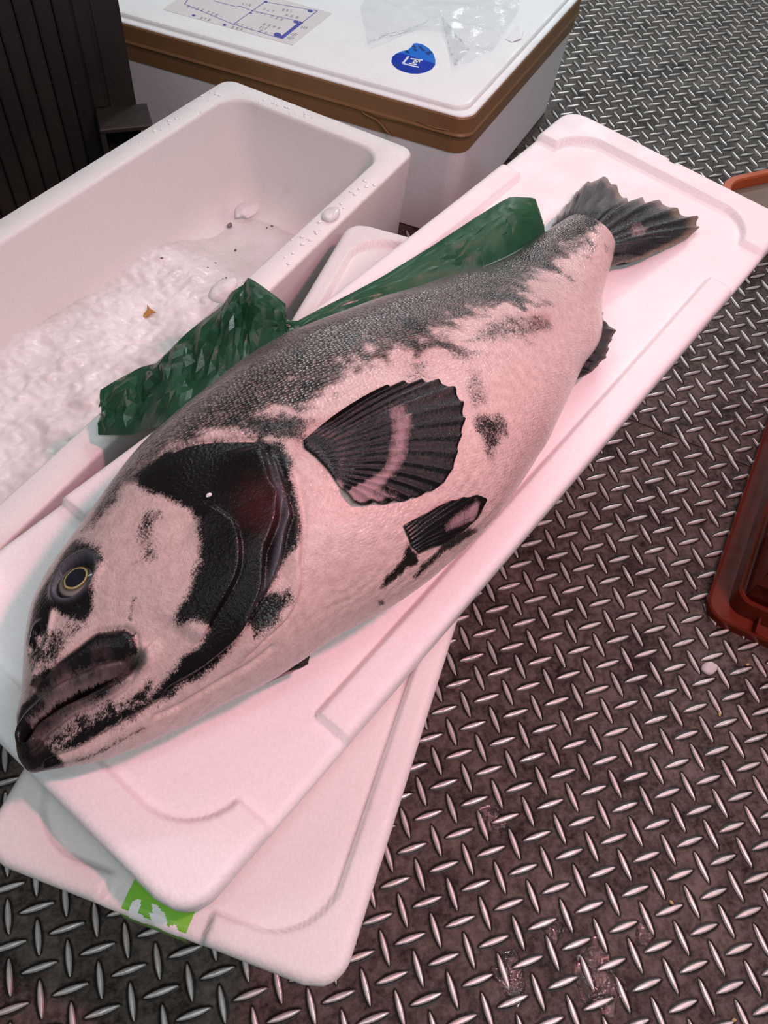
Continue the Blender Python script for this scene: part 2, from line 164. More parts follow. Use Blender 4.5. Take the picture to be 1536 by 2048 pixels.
# ---------------------------------------------------------------- materials
class NT:
    def __init__(s, name):
        s.m = bpy.data.materials.new(name); s.m.use_nodes = True; s.t = s.m.node_tree; s.n = s.t.nodes
        s.b = s.n['Principled BSDF']; s.out = s.n['Material Output']
    def node(s, typ, **kw):
        n = s.n.new(typ)
        for k, v in kw.items(): setattr(n, k, v)
        return n
    def put(s, sock, v):
        if hasattr(v, 'is_linked') or isinstance(v, bpy.types.NodeSocket): s.t.links.new(v, sock)
        elif isinstance(v, (tuple, list)): sock.default_value = tuple(v) + ((1,) if len(v) == 3 and len(sock.default_value) == 4 else ())
        else: sock.default_value = v
    def set(s, **kw):
        for k, v in kw.items(): s.put(s.b.inputs[k.replace('_', ' ')], v)
        return s
    def coord(s, which='Object', scale=1.0):
        tc = s.node('ShaderNodeTexCoord'); mp = s.node('ShaderNodeMapping')
        s.t.links.new(tc.outputs[which], mp.inputs[0])
        mp.inputs['Scale'].default_value = (scale,) * 3 if not isinstance(scale, tuple) else scale
        return mp.outputs[0]
    def geo(s, scale=1.0):
        g = s.node('ShaderNodeNewGeometry'); mp = s.node('ShaderNodeMapping'); s.t.links.new(g.outputs['Position'], mp.inputs[0])
        mp.inputs['Scale'].default_value = (scale,) * 3; return mp.outputs[0]
    def noise(s, vec, scale, detail=4, rough=0.55, dist=0.0):
        n = s.node('ShaderNodeTexNoise'); s.put(n.inputs['Vector'], vec); n.inputs['Scale'].default_value = scale
        n.inputs['Detail'].default_value = detail; n.inputs['Roughness'].default_value = rough; n.inputs['Distortion'].default_value = dist
        return n.outputs[0]
    def voro(s, vec, scale, feature='F1', out='Distance', rnd=1.0):
        n = s.node('ShaderNodeTexVoronoi', feature=feature); s.put(n.inputs['Vector'], vec); n.inputs['Scale'].default_value = scale
        n.inputs['Randomness'].default_value = rnd; return n.outputs[out]
    def math(s, op, a, b=0.0, c=0.0, clamp=False):
        n = s.node('ShaderNodeMath', operation=op); n.use_clamp = clamp
        s.put(n.inputs[0], a); s.put(n.inputs[1], b); s.put(n.inputs[2], c); return n.outputs[0]
    def remap(s, v, a, b, c=0.0, d=1.0, smooth=False):
        n = s.node('ShaderNodeMapRange'); n.clamp = True
        if smooth: n.interpolation_type = 'SMOOTHSTEP'
        for i, x in zip(('Value', 'From Min', 'From Max', 'To Min', 'To Max'), (v, a, b, c, d)): s.put(n.inputs[i], x)
        return n.outputs[0]
    def mix(s, f, a, b):
        n = s.node('ShaderNodeMix', data_type='RGBA'); s.put(n.inputs['Factor'], f); s.put(n.inputs[6], a); s.put(n.inputs[7], b); return n.outputs[2]
    def bump(s, h, strength=0.3, dist=0.002, normal=None):
        n = s.node('ShaderNodeBump'); s.put(n.inputs['Height'], h); n.inputs['Strength'].default_value = strength; n.inputs['Distance'].default_value = dist
        if normal is not None: s.put(n.inputs['Normal'], normal)
        return n.outputs[0]
    def attr(s, name, out='Fac'):
        n = s.node('ShaderNodeAttribute'); n.attribute_name = name; return n.outputs[out]

def foam_mat(name, tint=(0.86, 0.86, 0.865), dirt=0.10, dirtcol=(0.42, 0.36, 0.32), wet=0.5):
    t = NT(name); g = t.geo(); bead = t.voro(g, 330.0, rnd=0.9); big = t.noise(g, 9.0, 5, 0.6); fine = t.noise(g, 90.0, 3)
    d = t.remap(t.math('MULTIPLY', t.remap(big, 0.52, 0.72), fine), 0.2, 0.55, 0, dirt)
    spots = t.remap(t.noise(g, 260.0, 2), 0.76, 0.80, 0, dirt * 3)
    c = t.mix(t.math('MAXIMUM', d, spots, clamp=True), t.mix(bead, tint, tuple(x * 0.93 for x in tint)), dirtcol)
    t.set(Base_Color=c, Roughness=t.remap(t.noise(g, 22.0, 4), 0.35, 0.65, 0.62 - 0.36 * wet, 0.68), Normal=t.bump(t.math('ADD', bead, t.math('MULTIPLY', t.noise(g, 60.0, 3), 1.5)), 0.22, 0.0008))
    t.set(Specular_IOR_Level=0.45); return t.m
def plain(name, col, rough=0.5, metal=0.0, var=0.12, scale=40.0, bump=0.12, coat=0.0, spec=0.5):
    t = NT(name); g = t.geo(); n = t.noise(g, scale, 4)
    t.set(Base_Color=t.mix(n, tuple(c * (1 - var) for c in col), tuple(min(1, c * (1 + var)) for c in col)), Roughness=t.remap(n, 0.3, 0.7, rough * 0.8, min(1, rough * 1.2)),
          Metallic=metal, Coat_Weight=coat, Specular_IOR_Level=spec, Normal=t.bump(n, bump, 0.001)); return t.m

# ================================================================ the setting: tread plate floor
def mat_plate():
    t = NT('tread_plate_steel'); g = t.geo(); n1 = t.noise(g, 16.0, 6, 0.7); n2 = t.noise(g, 110.0, 5, 0.75); n3 = t.noise(g, 4.0, 3)
    f = t.remap(t.math('ADD', t.math('MULTIPLY', n1, 0.5), t.math('MULTIPLY', n2, 0.5)), 0.40, 0.60)
    c = t.mix(f, (0.012, 0.009, 0.0075), (0.125, 0.100, 0.088))
    rust = t.remap(t.noise(g, 26.0, 5, 0.7), 0.60, 0.72, 0, 0.55)
    c = t.mix(rust, c, (0.065, 0.028, 0.017))
    wet = t.remap(n3, 0.42, 0.62)
    t.set(Base_Color=c, Metallic=0.0, Roughness=t.remap(t.math('ADD', t.math('MULTIPLY', n2, 0.6), t.math('MULTIPLY', wet, -0.25)), 0.0, 0.55, 0.45, 0.80),
          Specular_IOR_Level=0.12, Normal=t.bump(t.math('ADD', n2, t.math('MULTIPLY', n1, 0.8)), 0.35, 0.0015)); return t.m
def mat_lug():
    t = NT('worn_lug_steel'); g = t.geo(); n = t.noise(g, 160.0, 4); n2 = t.noise(g, 20.0, 3)
    t.set(Base_Color=t.mix(n, (0.42, 0.40, 0.385), (0.70, 0.675, 0.65)), Metallic=0.45, Roughness=t.remap(n2, 0.35, 0.65, 0.24, 0.42), Normal=t.bump(n, 0.25, 0.0006)); return t.m
M_PLATE = mat_plate(); M_LUG = mat_lug()
def mat_grime():
    # black residue collected at the foot of each lug, thinning out with a ragged edge
    t = NT('lug_grime'); g = t.geo(); n = t.noise(g, 190.0, 4, 0.7); h = t.attr('halo')
    t.set(Base_Color=(0.010, 0.008, 0.0065), Roughness=0.38, Specular_IOR_Level=0.3)
    tr = t.node('ShaderNodeBsdfTransparent'); mx = t.node('ShaderNodeMixShader')
    t.put(mx.inputs[0], t.remap(t.math('ADD', h, t.math('MULTIPLY', t.math('SUBTRACT', n, 0.5), 1.1)), 0.15, 0.75))
    t.t.links.new(tr.outputs[0], mx.inputs[1]); t.t.links.new(t.b.outputs[0], mx.inputs[2]); t.t.links.new(mx.outputs[0], t.out.inputs[0]); return t.m
M_GRIME = mat_grime()

SK = -0.034
P1 = np.array([19.921, 26.709]); TH1 = 0.006
seam_p = np.array([15.0, 19.80]); seam_d = ang(-43.6); seam_n = np.array([-seam_d[1], seam_d[0]])   # far plate on +n
floor = thing('floor', 'dark steel tread plate floor', None, (0, 20, 0), kind='structure'); floor.pop('label', None)
def half(sign, gap, far):
    a = seam_p - seam_d * 140 + seam_n * sign * gap; b = seam_p + seam_d * 140 + seam_n * sign * gap
    V = [(a[0], a[1], 0), (b[0], b[1], 0)]
    c = b + seam_n * sign * far; d = a + seam_n * sign * far
    V += [(c[0], c[1], 0), (d[0], d[1], 0)]; V += [(x, y, -0.25) for x, y, z in V]
    F = [(0, 1, 2, 3), (7, 6, 5, 4), (0, 4, 5, 1), (1, 5, 6, 2), (2, 6, 7, 3), (3, 7, 4, 0)]
    if sign < 0: F = [tuple(reversed(f)) for f in F]
    return V, F
plate_near = obj('plate', *half(-1, 0.035, 120), M_PLATE, floor)
plate_far = obj('plate', *half(1, 0.035, 150), M_PLATE, floor)

def lug_shape():
    # long lens with a worn flat crest, a steep flank and a ring of grime at its foot; x is the long axis
    n = 20; V = []; rings = []
    prof = [(0.74, 0.27, 0.003), (0.60, 0.105, 0.006), (0.578, 0.088, 0.040), (0.55, 0.068, 0.070), (0.52, 0.042, 0.078)]
    for hx, hy, z in prof:
        r = []
        for k in range(n):
            a = 2 * math.pi * k / n; ca, sa = math.cos(a), math.sin(a)
            x = hx * math.copysign(abs(ca) ** 0.85, ca); w = hy * (1 - 0.42 * (abs(x) / hx) ** 2)
            r.append((x, math.copysign(abs(sa) ** 0.75, sa) * w, z))
        rings.append(r)
    V, F = loft(rings, (False, True))
    mi = [1] * n + [0] * (n * 3) + [0]
    return V, F, mi
LV, LF, LMI = lug_shape()
lug_me = mesh_data('lug', LV, LF, (M_LUG, M_GRIME), True, LMI)
LH_ = [0.0] * 20 + [1.0] * (len(LV) - 20); attr(lug_me, 'halo', LH_)

UP = dict(z0=10.3, cx=-1.7451, cy=18.5252, th=0.588, L=40.25, W=12.93, tu=0.0201, k=0.0009, tv=0.0338)
LO = dict(z0=8.75, cx=-6.62, cy=15.41, th=0.9435, L=31.62, W=11.0, tu=0.0, k=0.0, tv=0.0)
ICE_RF = np.array([4.02, 37.74]); ICE_E1 = ang(222.6); ICE_E2 = ang(133.2); ICE_L = 34.0; ICE_W = 12.95; ICE_Z = 8.0
T_N = np.array([7.70, 39.30]); T_E1 = ang(44.9); T_E2 = ang(141.0); T_L = 20.4; T_W = 26.0
CR_A = np.array([9.75, 10.0]); CR_E1 = ang(44.4); CR_E2 = ang(-44.6)

def hidden_from_camera(P):
    def hit(c, e1, e2, a0, a1, b0, b1, z):
        t = (z - CC[2]) / (0 - CC[2]); q = CC[:2] + (P - CC[:2]) * t - np.array(c)
        m = np.array([e1, e2]).T; a, b = np.linalg.solve(m, q); return a0 < a < a1 and b0 < b < b1
    c, s = math.cos, math.sin
    for l in (UP, LO):
        e1 = np.array([c(l['th']), s(l['th'])]); e2 = np.array([-s(l['th']), c(l['th'])])
        if hit((l['cx'], l['cy']), e1, e2, -l['L'] / 2, l['L'] / 2, -l['W'] / 2, l['W'] / 2, l['z0'] - 0.5): return True
    for z in (0.5, 4, 8):
        if hit(ICE_RF, ICE_E1, ICE_E2, 0, ICE_L, 0, ICE_W, z): return True
        if hit(T_N, T_E1, T_E2, 0, T_L, 0, T_W, z): return True
    for z in (0.3, 3): 
        if hit(CR_A, CR_E1, CR_E2, 0, 18, 0, 12, z): return True
    return False
def in_box(P, c, e1, e2, a, b):
    x, y = np.linalg.solve(np.array([e1, e2]).T, P - np.array(c)); return 0 < x < a and 0 < y < b
cand = []
for far in (0, 1):
    for i in range(-70, 71):
        for j in range(-90, 60):
            p = np.array([i + SK * j, -float(j)])
            if far:
                p = np.array([math.cos(TH1) * p[0] - math.sin(TH1) * p[1], math.sin(TH1) * p[0] + math.cos(TH1) * p[1]]) + P1
            sd = (p - seam_p) @ seam_n
            if (sd > 0.1) != bool(far) or abs(sd) < 0.05: continue
            if not (-46 < p[0] < 70 and -22 < p[1] < 92): continue
            if in_box(p, ICE_RF, ICE_E1, ICE_E2, ICE_L, ICE_W) or in_box(p, T_N, T_E1, T_E2, T_L, T_W): continue
            q = RC @ (np.array([p[0], p[1], 0]) - CC)
            px, py = 768 + 1643.33 * q[0] / q[2], 1024 + 1643.33 * q[1] / q[2]
            vis = q[2] > 0 and -15 < px < 1551 and -15 < py < 2063 and not hidden_from_camera(p)
            hz = (i + j) % 2 == (1 if not far else 0)
            cand.append((q[2] if vis else 1e6 + q[2], p, far, (math.radians(1.2) if hz else math.radians(-91.0)) + (TH1 if far else 0)))
cand.sort(key=lambda c: c[0])
rest = {0: [[], [], []], 1: [[], [], []]}
for k, (dst, p, far, a) in enumerate(cand):
    par = plate_far if far else plate_near
    if k < 300 and dst < 1e5:
        o = bpy.data.objects.new('lug', lug_me); COL.objects.link(o); o.parent = par
        org = par['_o']; o.location = Vector((p[0] - org[0], p[1] - org[1], -org[2])) * U; o.rotation_euler = (0, 0, a)
    else:
        V, F, MI = rest[far]; n = len(V); c, s = math.cos(a), math.sin(a)
        V += [(p[0] + c * x - s * y, p[1] + s * x + c * y, z) for x, y, z in LV]; F += [tuple(i + n for i in f) for f in LF]; MI += LMI
for far, par in ((0, plate_near), (1, plate_far)):
    o = obj('lug_field', rest[far][0], rest[far][1], (M_LUG, M_GRIME), par, smooth=True, mi=rest[far][2]); o['kind'] = 'stuff'; attr(o.data, 'halo', LH_ * (len(rest[far][0]) // len(LV)))

# ================================================================ foam lids
M_FOAM = foam_mat('foam_clean', dirt=0.06)
M_FOAM2 = foam_mat('foam_used', (0.80, 0.79, 0.775), 0.20, wet=0.6)
M_FOAM3 = foam_mat('foam_box_walls', (0.86, 0.86, 0.885), 0.20, (0.40, 0.40, 0.42))
def sstep(a, b, x): t = np.clip((x - a) / (b - a), 0, 1); return t * t * (3 - 2 * t)
def sd_rrect(u, v, hx, hy, r):
    qx = np.abs(u) - hx + r; qy = np.abs(v) - hy + r
    return np.hypot(np.maximum(qx, 0), np.maximum(qy, 0)) + np.minimum(np.maximum(qx, qy), 0) - r
def lid_height(kind, u, v):
    """relief of the top: 0 on the raised rim, -0.30 on the recessed panel and in the finger gaps"""
    if kind == 'up':
        s = sd_rrect(u, v, 18.62, 5.2, 1.9)
        g = np.maximum(np.abs(np.abs(u) - 15.22) - 1.62, 4.6 - np.abs(v))
        nick = np.maximum(np.abs(v - 0.15) - 0.10, 19.85 - u)
        g = np.minimum(g, nick)
    else:
        s = sd_rrect(u, v, 14.95, 4.56, 1.9)
        g = np.maximum(np.abs(v) - 1.5, 14.2 - np.abs(u))
    s = np.minimum(s, g)
    return -0.30 * (1 - sstep(-0.01, 0.11, s))
def lid_z(l, u, v): return l['z0'] + l['tu'] * u + l['k'] * u * u + l['tv'] * v
def lid_world(l, u, v, dz=0.0):
    c, s = math.cos(l['th']), math.sin(l['th']); u = np.asarray(u, float); v = np.asarray(v, float)
    return np.stack([l['cx'] + c * u - s * v, l['cy'] + s * u + c * v, lid_z(l, u, v) + dz + 0 * u], -1)
def build_lid(name, l, kind, mat, thick, r=1.15, b=0.30):
    hx, hy = l['L'] / 2, l['W'] / 2; nu = int(l['L'] / 0.115); nv = int(l['W'] / 0.115)
    ib = b                                        # inset of the flat top
    t = np.linspace(-1, 1, nu + 1); us = (hx - ib) * np.sin(t * math.pi / 2) * 0.12 + (hx - ib) * t * 0.88
    us = us * (hx - ib) / np.abs(us).max()
    R = r - ib; du = np.maximum(np.abs(us) - (hx - ib - R), 0); wv = (hy - ib) - R + np.sqrt(np.maximum(R * R - du * du, 0))
    vs = np.linspace(-1, 1, nv + 1)
    uu = np.repeat(us[:, None], nv + 1, 1); vv = vs[None, :] * wv[:, None]
    top = lid_world(l, uu, vv, lid_height(kind, uu, vv))
    V = top.reshape(-1, 3).tolist(); F = []
    idx = lambda i, j: i * (nv + 1) + j
    for i in range(nu):
        for j in range(nv): F.append((idx(i, j), idx(i + 1, j), idx(i + 1, j + 1), idx(i, j + 1)))
    loop = [idx(i, 0) for i in range(nu + 1)] + [idx(nu, j) for j in range(1, nv + 1)] + [idx(i, nv) for i in range(nu - 1, -1, -1)] + [idx(0, j) for j in range(nv - 1, 0, -1)]
    LU = uu.ravel()[loop]; LVv = vv.ravel()[loop]; LH = lid_height(kind, LU, LVv)
    # outward direction of the rounded rectangle
    cxs = np.clip(LU, -(hx - r), hx - r); cys = np.clip(LVv, -(hy - r), hy - r)
    nx, ny = LU - cxs, LVv - cys; nn = np.hypot(nx, ny); ok = nn > 1e-6; nx = np.where(ok, nx / np.maximum(nn, 1e-6), 0); ny = np.where(ok, ny / np.maximum(nn, 1e-6), 0)
    prev = loop
    for d, z in [(b * math.sin(a), -b * (1 - math.cos(a))) for a in np.radians([22, 45, 68, 90])] + [(b - 0.02, -thick * 0.55), (b - 0.06, -thick + 0.12), (b - 0.2, -thick)]:
        P = lid_world(l, LU + nx * d, LVv + ny * d, z + LH * max(0.0, 1 + z / thick)); n0 = len(V); V += P.tolist(); cur = list(range(n0, n0 + len(loop)))
        for i in range(len(loop)):
            k = (i + 1) % len(loop); F.append((prev[i], cur[i], cur[k], prev[k]))
        prev = cur
    F.append(tuple(reversed(prev)))
    V = np.array(V); return obj(name, V, F, mat, origin=(l['cx'], l['cy'], l['z0'] - thick), smooth=True)
lid_up = build_lid('foam_lid', UP, 'up', M_FOAM, 1.18)  # a loose foam box lid, here carrying the fish
tag(lid_up, 'long white foam box lid the spotted fish lies on', 'lid')
lid_lo = thing('foam_lid', 'smaller white foam lid with a green sticker, turned under the long lid', 'lid', (LO['cx'], LO['cy'], LO['z0'] - 1.1))  # second loose foam box lid, under the long one
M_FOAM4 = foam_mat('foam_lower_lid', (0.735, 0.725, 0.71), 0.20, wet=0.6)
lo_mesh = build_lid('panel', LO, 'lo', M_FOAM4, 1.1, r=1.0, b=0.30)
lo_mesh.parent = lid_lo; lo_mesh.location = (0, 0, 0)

# green sticker wrapping the near edge of the lower lid
def mat_green():
    t = NT('green_sticker_film'); n = t.noise(t.geo(), 120, 3)
    t.set(Base_Color=t.mix(n, (0.16, 0.46, 0.03), (0.22, 0.56, 0.04)), Roughness=0.28, Specular_IOR_Level=0.5); return t.m
M_GREEN = mat_green(); M_STW = plain('sticker_white', (0.82, 0.82, 0.84), 0.3)
def lo_surf(u, v, e):
    """point on the lower lid's skin; u past the edge runs down the near side"""
    hx = LO['L'] / 2; b = 0.30; base = -0.30 + e
    if u > -(hx - b): return lid_world(LO, u, v, base)
    s = -(hx - b) - u                           # arc length past the bevel start
    a = s / b
    if a < math.pi / 2: return lid_world(LO, -(hx - b) - (b + e) * math.sin(a), v, -0.30 - b + (b + e) * math.cos(a) )
    return lid_world(LO, -hx - e, v, -0.30 - b - (s - b * math.pi / 2))
def sticker(us, vs0, vs1, e, n=2):
    V, F = [], []
    for i, u in enumerate(us):
        for j in range(n + 1): V.append(lo_surf(u, vs0 + (vs1 - vs0) * j / n, e).tolist())
    for i in range(len(us) - 1):
        for j in range(n): F.append((i * (n + 1) + j, i * (n + 1) + j + 1, (i + 1) * (n + 1) + j + 1, (i + 1) * (n + 1) + j))
    return V, F
su = np.concatenate([np.linspace(-14.0, -15.5, 6), -15.51 - np.linspace(0.05, 1.05, 16)])
st = obj('sticker', *sticker(su, -1.0, 0.96, 0.012, 6), M_GREEN, lid_lo, smooth=True)
def ribbon_poly(P, e):
    V = [lo_surf(u, v, e).tolist() for u, v in P]; c = np.mean(P, 0); V.append(lo_surf(c[0], c[1], e + 0.004).tolist()); n = len(P)
    return V, [(i, (i + 1) % n, n) for i in range(n)]
def fill_poly(P, e, step=0.045):
    """fill a lid-space polygon with small cells so that it follows the rounded edge"""
    P = np.array(P); V, F = [], []; u0, v0 = P.min(0); u1, v1 = P.max(0)
    us = np.arange(u0, u1, step); vs = np.arange(v0, v1, step)
    def inside(x, y):
        c = False; n = len(P); j = n - 1
        for i in range(n):
            if (P[i, 1] > y) != (P[j, 1] > y) and x < (P[j, 0] - P[i, 0]) * (y - P[i, 1]) / (P[j, 1] - P[i, 1]) + P[i, 0]: c = not c
            j = i
        return c
    for a in us:
        for b_ in vs:
            if inside(a + step / 2, b_ + step / 2):
                n = len(V); V += [lo_surf(x, y, e).tolist() for x, y in ((a, b_), (a + step, b_), (a + step, b_ + step), (a, b_ + step))]; F.append((n, n + 3, n + 2, n + 1))
    return V, F
def w_shift(P): return [(-15.5 - (-15.5 - u) * 1.15 if u < -15.5 else u, v) for u, v in P]
o = obj('white_print', *join([fill_poly(w_shift(DATA['w1']), 0.022), fill_poly(w_shift(DATA['w2']), 0.022)]), M_STW, lid_lo)
o['label'] = 'white brush letters on the sticker'

# closed foam box that carries both lids
e1 = ang(math.degrees(LO['th'])); e2 = ang(math.degrees(LO['th']) + 90)
sup = thing('foam_box', 'white foam box standing unseen under the two stacked lids', 'box', (LO['cx'], LO['cy'], 0))
rings = []
for z, d in ((0, 0.35), (0.15, 0.1), (7.5, -0.1), (7.62, -0.1)):
    rings.append([(LO['cx'] + e1[0] * (a + 0.6) + e2[0] * b_, LO['cy'] + e1[1] * (a + 0.6) + e2[1] * b_, z) for a, b_ in rrect(12.4 - d, 3.6 - d, 0.9, 6)])
obj('body', *loft(rings), M_FOAM3, sup, smooth=False)

# ================================================================ open foam box with crushed ice
def frame(c, e1, e2): return lambda a, b, z: (c[0] + a * e1[0] + b * e2[0], c[1] + a * e1[1] + b * e2[1], z)
def ring_in(fr, L, W, d, r, z, n=8): return [fr(L / 2 + x, W / 2 + y, z) for x, y in rrect(L / 2 - d, W / 2 - d, max(r, 0.05), n)]
def flip(VF): return VF[0], [tuple(reversed(f)) for f in VF[1]]
_fi = frame(ICE_RF, ICE_E1, ICE_E2)
def fi(a, b, z): return _fi(a, b * (1 + 0.0038 * a), z)      # the thin foam walls bow outwards a little
ice_c = fi(ICE_L / 2, ICE_W / 2, 0)
icebox = thing('foam_box', 'open white foam box half full of crushed ice', 'box', ice_c)
prof = [(0.55, 0.6, 0.0), (0.40, 0.7, 0.15), (0.06, 0.8, 7.82), (0.08, 0.8, 7.93), (0.16, 0.75, 8.0), (1.25, 1.45, 8.0), (1.36, 1.45, 7.95), (1.42, 1.5, 7.8), (1.78, 1.7, 3.6), (1.9, 1.75, 2.7), (2.15, 1.8, 2.05), (2.6, 1.9, 1.62), (3.3, 1.6, 1.45)]
obj('body', *flip(loft([ring_in(fi, ICE_L, ICE_W, d, r, z, 10) for d, r, z in prof])), M_FOAM2, icebox, smooth=True)
bpy.context.view_layer.update()
def mat_ice():
    t = NT('crushed_ice'); g = t.geo(); v = t.voro(g, 70.0, 'SMOOTH_F1'); n = t.noise(g, 150.0, 4); big = t.noise(g, 11.0, 3)
    c = t.mix(t.remap(big, 0.35, 0.65), (0.62, 0.60, 0.585), (0.77, 0.755, 0.75))
    t.set(Base_Color=c, Roughness=t.remap(n, 0.3, 0.7, 0.16, 0.55), Specular_IOR_Level=0.5,
          Normal=t.bump(t.math('ADD', t.math('MULTIPLY', v, 1.6), t.math('MULTIPLY', n, 0.5)), 0.26, 0.003)); return t.m
M_ICE = mat_ice()
na, nb = 300, 110
A_, B_ = np.meshgrid(np.linspace(1.9, ICE_L - 1.9, na), np.linspace(1.5, ICE_W - 1.6, nb), indexing='ij')
hump = 1.05 * sstep(7.5, 12.5, A_ + 0.16 * B_) + 0.75 * sstep(13, 24, A_) + 0.75 * sstep(7.5, 1.5, B_) * sstep(9, 15, A_)
lump = (fbm(A_ * 0.75, B_ * 0.75, 2.0, 3) - 0.45) * 1.3 + np.abs(fbm(A_ * 1.5, B_ * 1.5, 6.0, 3) - 0.43) * 1.1 + (vnoise(A_ * 3, B_ * 3, 9.0) - 0.5) * 0.10
Zi = 1.52 + hump + lump * (0.05 + 0.50 * sstep(7, 13, A_ + 0.16 * B_))
def ice_z(a, b): return float(Zi[int(np.clip((a - 1.9) / (ICE_L - 3.8) * (na - 1), 0, na - 1)), int(np.clip((b - 1.5) / (ICE_W - 3.1) * (nb - 1), 0, nb - 1))])
V = [fi(a, b, z) for a, b, z in zip(A_.ravel(), B_.ravel(), Zi.ravel())]
F = [(i * nb + j, i * nb + j + 1, (i + 1) * nb + j + 1, (i + 1) * nb + j) for i in range(na - 1) for j in range(nb - 1)]
o = obj('crushed_ice', V, F, M_ICE, origin=fi(ICE_L / 2, ICE_W / 2, 1.45), smooth=True)
tag(o, 'bed of wet crushed ice inside the open foam box', 'ice', kind='stuff')
# clear water lens and glassy lumps left on the rim
def mat_clear(name, rough=0.05, col=(0.97, 0.98, 0.99)):
    t = NT(name); n = t.noise(t.geo(), 120, 3); t.set(Base_Color=col, Roughness=rough, Transmission_Weight=0.45, IOR=1.31, Normal=t.bump(n, 0.5, 0.002)); return t.m
M_CLEAR = mat_clear('melting_clear_ice')
def lump_vf(c, rx, ry, rz, rot=0.0, seed=1, n=14, m=8, amp=0.25):
    rr = np.random.RandomState(seed); off = rr.rand(3) * 20; V = []; cr, sr = math.cos(rot), math.sin(rot)
    for i in range(m + 1):
        th = math.pi * i / m
        for j in range(n):
            ph = 2 * math.pi * j / n; d = np.array([math.sin(th) * math.cos(ph), math.sin(th) * math.sin(ph), math.cos(th)])
            k = 1 + amp * 2 * (float(vnoise(d[0] * 1.7 + off[0], d[1] * 1.7 + off[1], d[2] * 1.7 + off[2])) - 0.5)
            p = d * k * np.array([rx, ry, rz]); V.append((c[0] + cr * p[0] - sr * p[1], c[1] + sr * p[0] + cr * p[1], c[2] + p[2]))
    F = []
    for i in range(m):
        for j in range(n): F.append((i * n + j, (i + 1) * n + j, (i + 1) * n + (j + 1) % n, i * n + (j + 1) % n))
    return V, F
rs = np.random.RandomState(11)
M_GRAIN = plain('wet_white_ice', (0.88, 0.88, 0.89), 0.10, var=0.03, spec=0.8)
rim_lab = 'small wet grain of ice on the rim of the ice box'
spots = []
for k in range(26): spots.append((rs.uniform(4.2, 12.5), 0.70 + rs.normal(0, 0.26), rs.uniform(0.04, 0.10)))      # near long rim
for k in range(20): spots.append((0.72 + rs.normal(0, 0.22), rs.uniform(4.6, 11.6), rs.uniform(0.035, 0.085)))       # far short rim
for k in range(22): spots.append((rs.uniform(1.6, 8.5), ICE_W - 0.75 + rs.normal(0, 0.2), rs.uniform(0.035, 0.085)))  # left long rim
for k, (a, b, r) in enumerate(spots):
    b = min(max(b, 0.28), ICE_W - 0.25) if a > 1.3 else b; p = fi(a, b, 8.0 + r * 0.22)
    tag(obj('ice_grain', *lump_vf(p, r * 1.3, r, r * 0.5, rs.uniform(0, 3), k, 8, 5), M_GRAIN, smooth=True), rim_lab, 'ice', 'ice grains melting on the box rim')
c = fi(8.0, 0.72, 8.13); tag(obj('ice_piece', *lump_vf(c, 0.62, 0.42, 0.17, 0.8, 91, 20, 10, 0.2), M_CLEAR, smooth=True), 'flat clear oval of melting ice on the long rim of the ice box', 'ice')
c = np.array(DATA['ice_items']['clear']); tag(obj('ice_piece', *lump_vf((c[0], c[1], 8.75), 0.75, 0.42, 0.42, 0.5, 17, 20, 10, 0.3), M_CLEAR, smooth=True), 'glassy chunk of clear ice beside the crumpled green sheet', 'ice')
# loose bits on the ice
def inv_i(p): return np.linalg.solve(np.array([ICE_E1, ICE_E2]).T, np.array(p[:2]) - ICE_RF)
M_LEAF = plain('dry_leaf_scrap', (0.46, 0.20, 0.045), 0.4, var=0.4, scale=200)
c = np.array(DATA['ice_items']['orange']); ab = inv_i(c); z = ice_z(*ab) + 0.05
PL = [(-0.30, -0.1), (-0.20, 0.12), (-0.02, 0.2), (0.06, 0.62), (0.16, 0.2), (0.26, 0.02), (0.42, -0.26), (0.2, -0.2), (0.0, -0.24), (-0.18, -0.26)]
V, F = prism([(c[0] + x, c[1] + y) for x, y in PL], z, z + 0.05); V = [(x, y, zz + 0.18 * math.sin(3 * (x - c[0])) + 0.10) for x, y, zz in V]
tag(obj('scrap', V, F, M_LEAF), 'small orange brown scrap lying on the crushed ice', 'scrap')
M_CHIP = plain('grey_chip', (0.16, 0.16, 0.155), 0.3, var=0.5, scale=300)
c = np.array(DATA['ice_items']['chip']); ab = inv_i(c); z = ice_z(*ab)
tag(obj('stone_chip', *lump_vf((c[0], c[1], z + 0.12), 0.2, 0.13, 0.16, 0.6, 3, 10, 6, 0.3), M_CHIP), 'tiny dark grey chip frozen at the edge of the ice', 'chip')
c = np.array(DATA['ice_items']['foam']); ab = inv_i(c); z = ice_z(*ab)
V, F = lump_vf((c[0] + 0.1, c[1] + 0.1, z + 0.25), 1.05, 0.62, 0.42, 1.0, 44, 26, 12, 0.34)
tag(obj('foam_scrap', V, F, M_FOAM, smooth=True), 'torn bright white lump at the foot of the ice box wall', 'scrap')
M_SPECK = plain('dark_speck', (0.09, 0.08, 0.075), 0.5, var=0.5, scale=300)
sp_pts = [(2.5 + rs.uniform(0.4, 9), rs.uniform(3.4, 10.2)) for _ in range(16)]
for k, (a, b) in enumerate(sp_pts):
    z = max(ice_z(a, b), 1.46); r = rs.uniform(0.035, 0.075)
    tag(obj('speck', *lump_vf(fi(a, b, z + r * 0.5), r * 1.6, r, r * 0.6, rs.uniform(0, 3), 70 + k, 7, 5), M_SPECK), 'tiny dark speck on the wet floor of the ice box', 'speck', 'specks in the ice box')

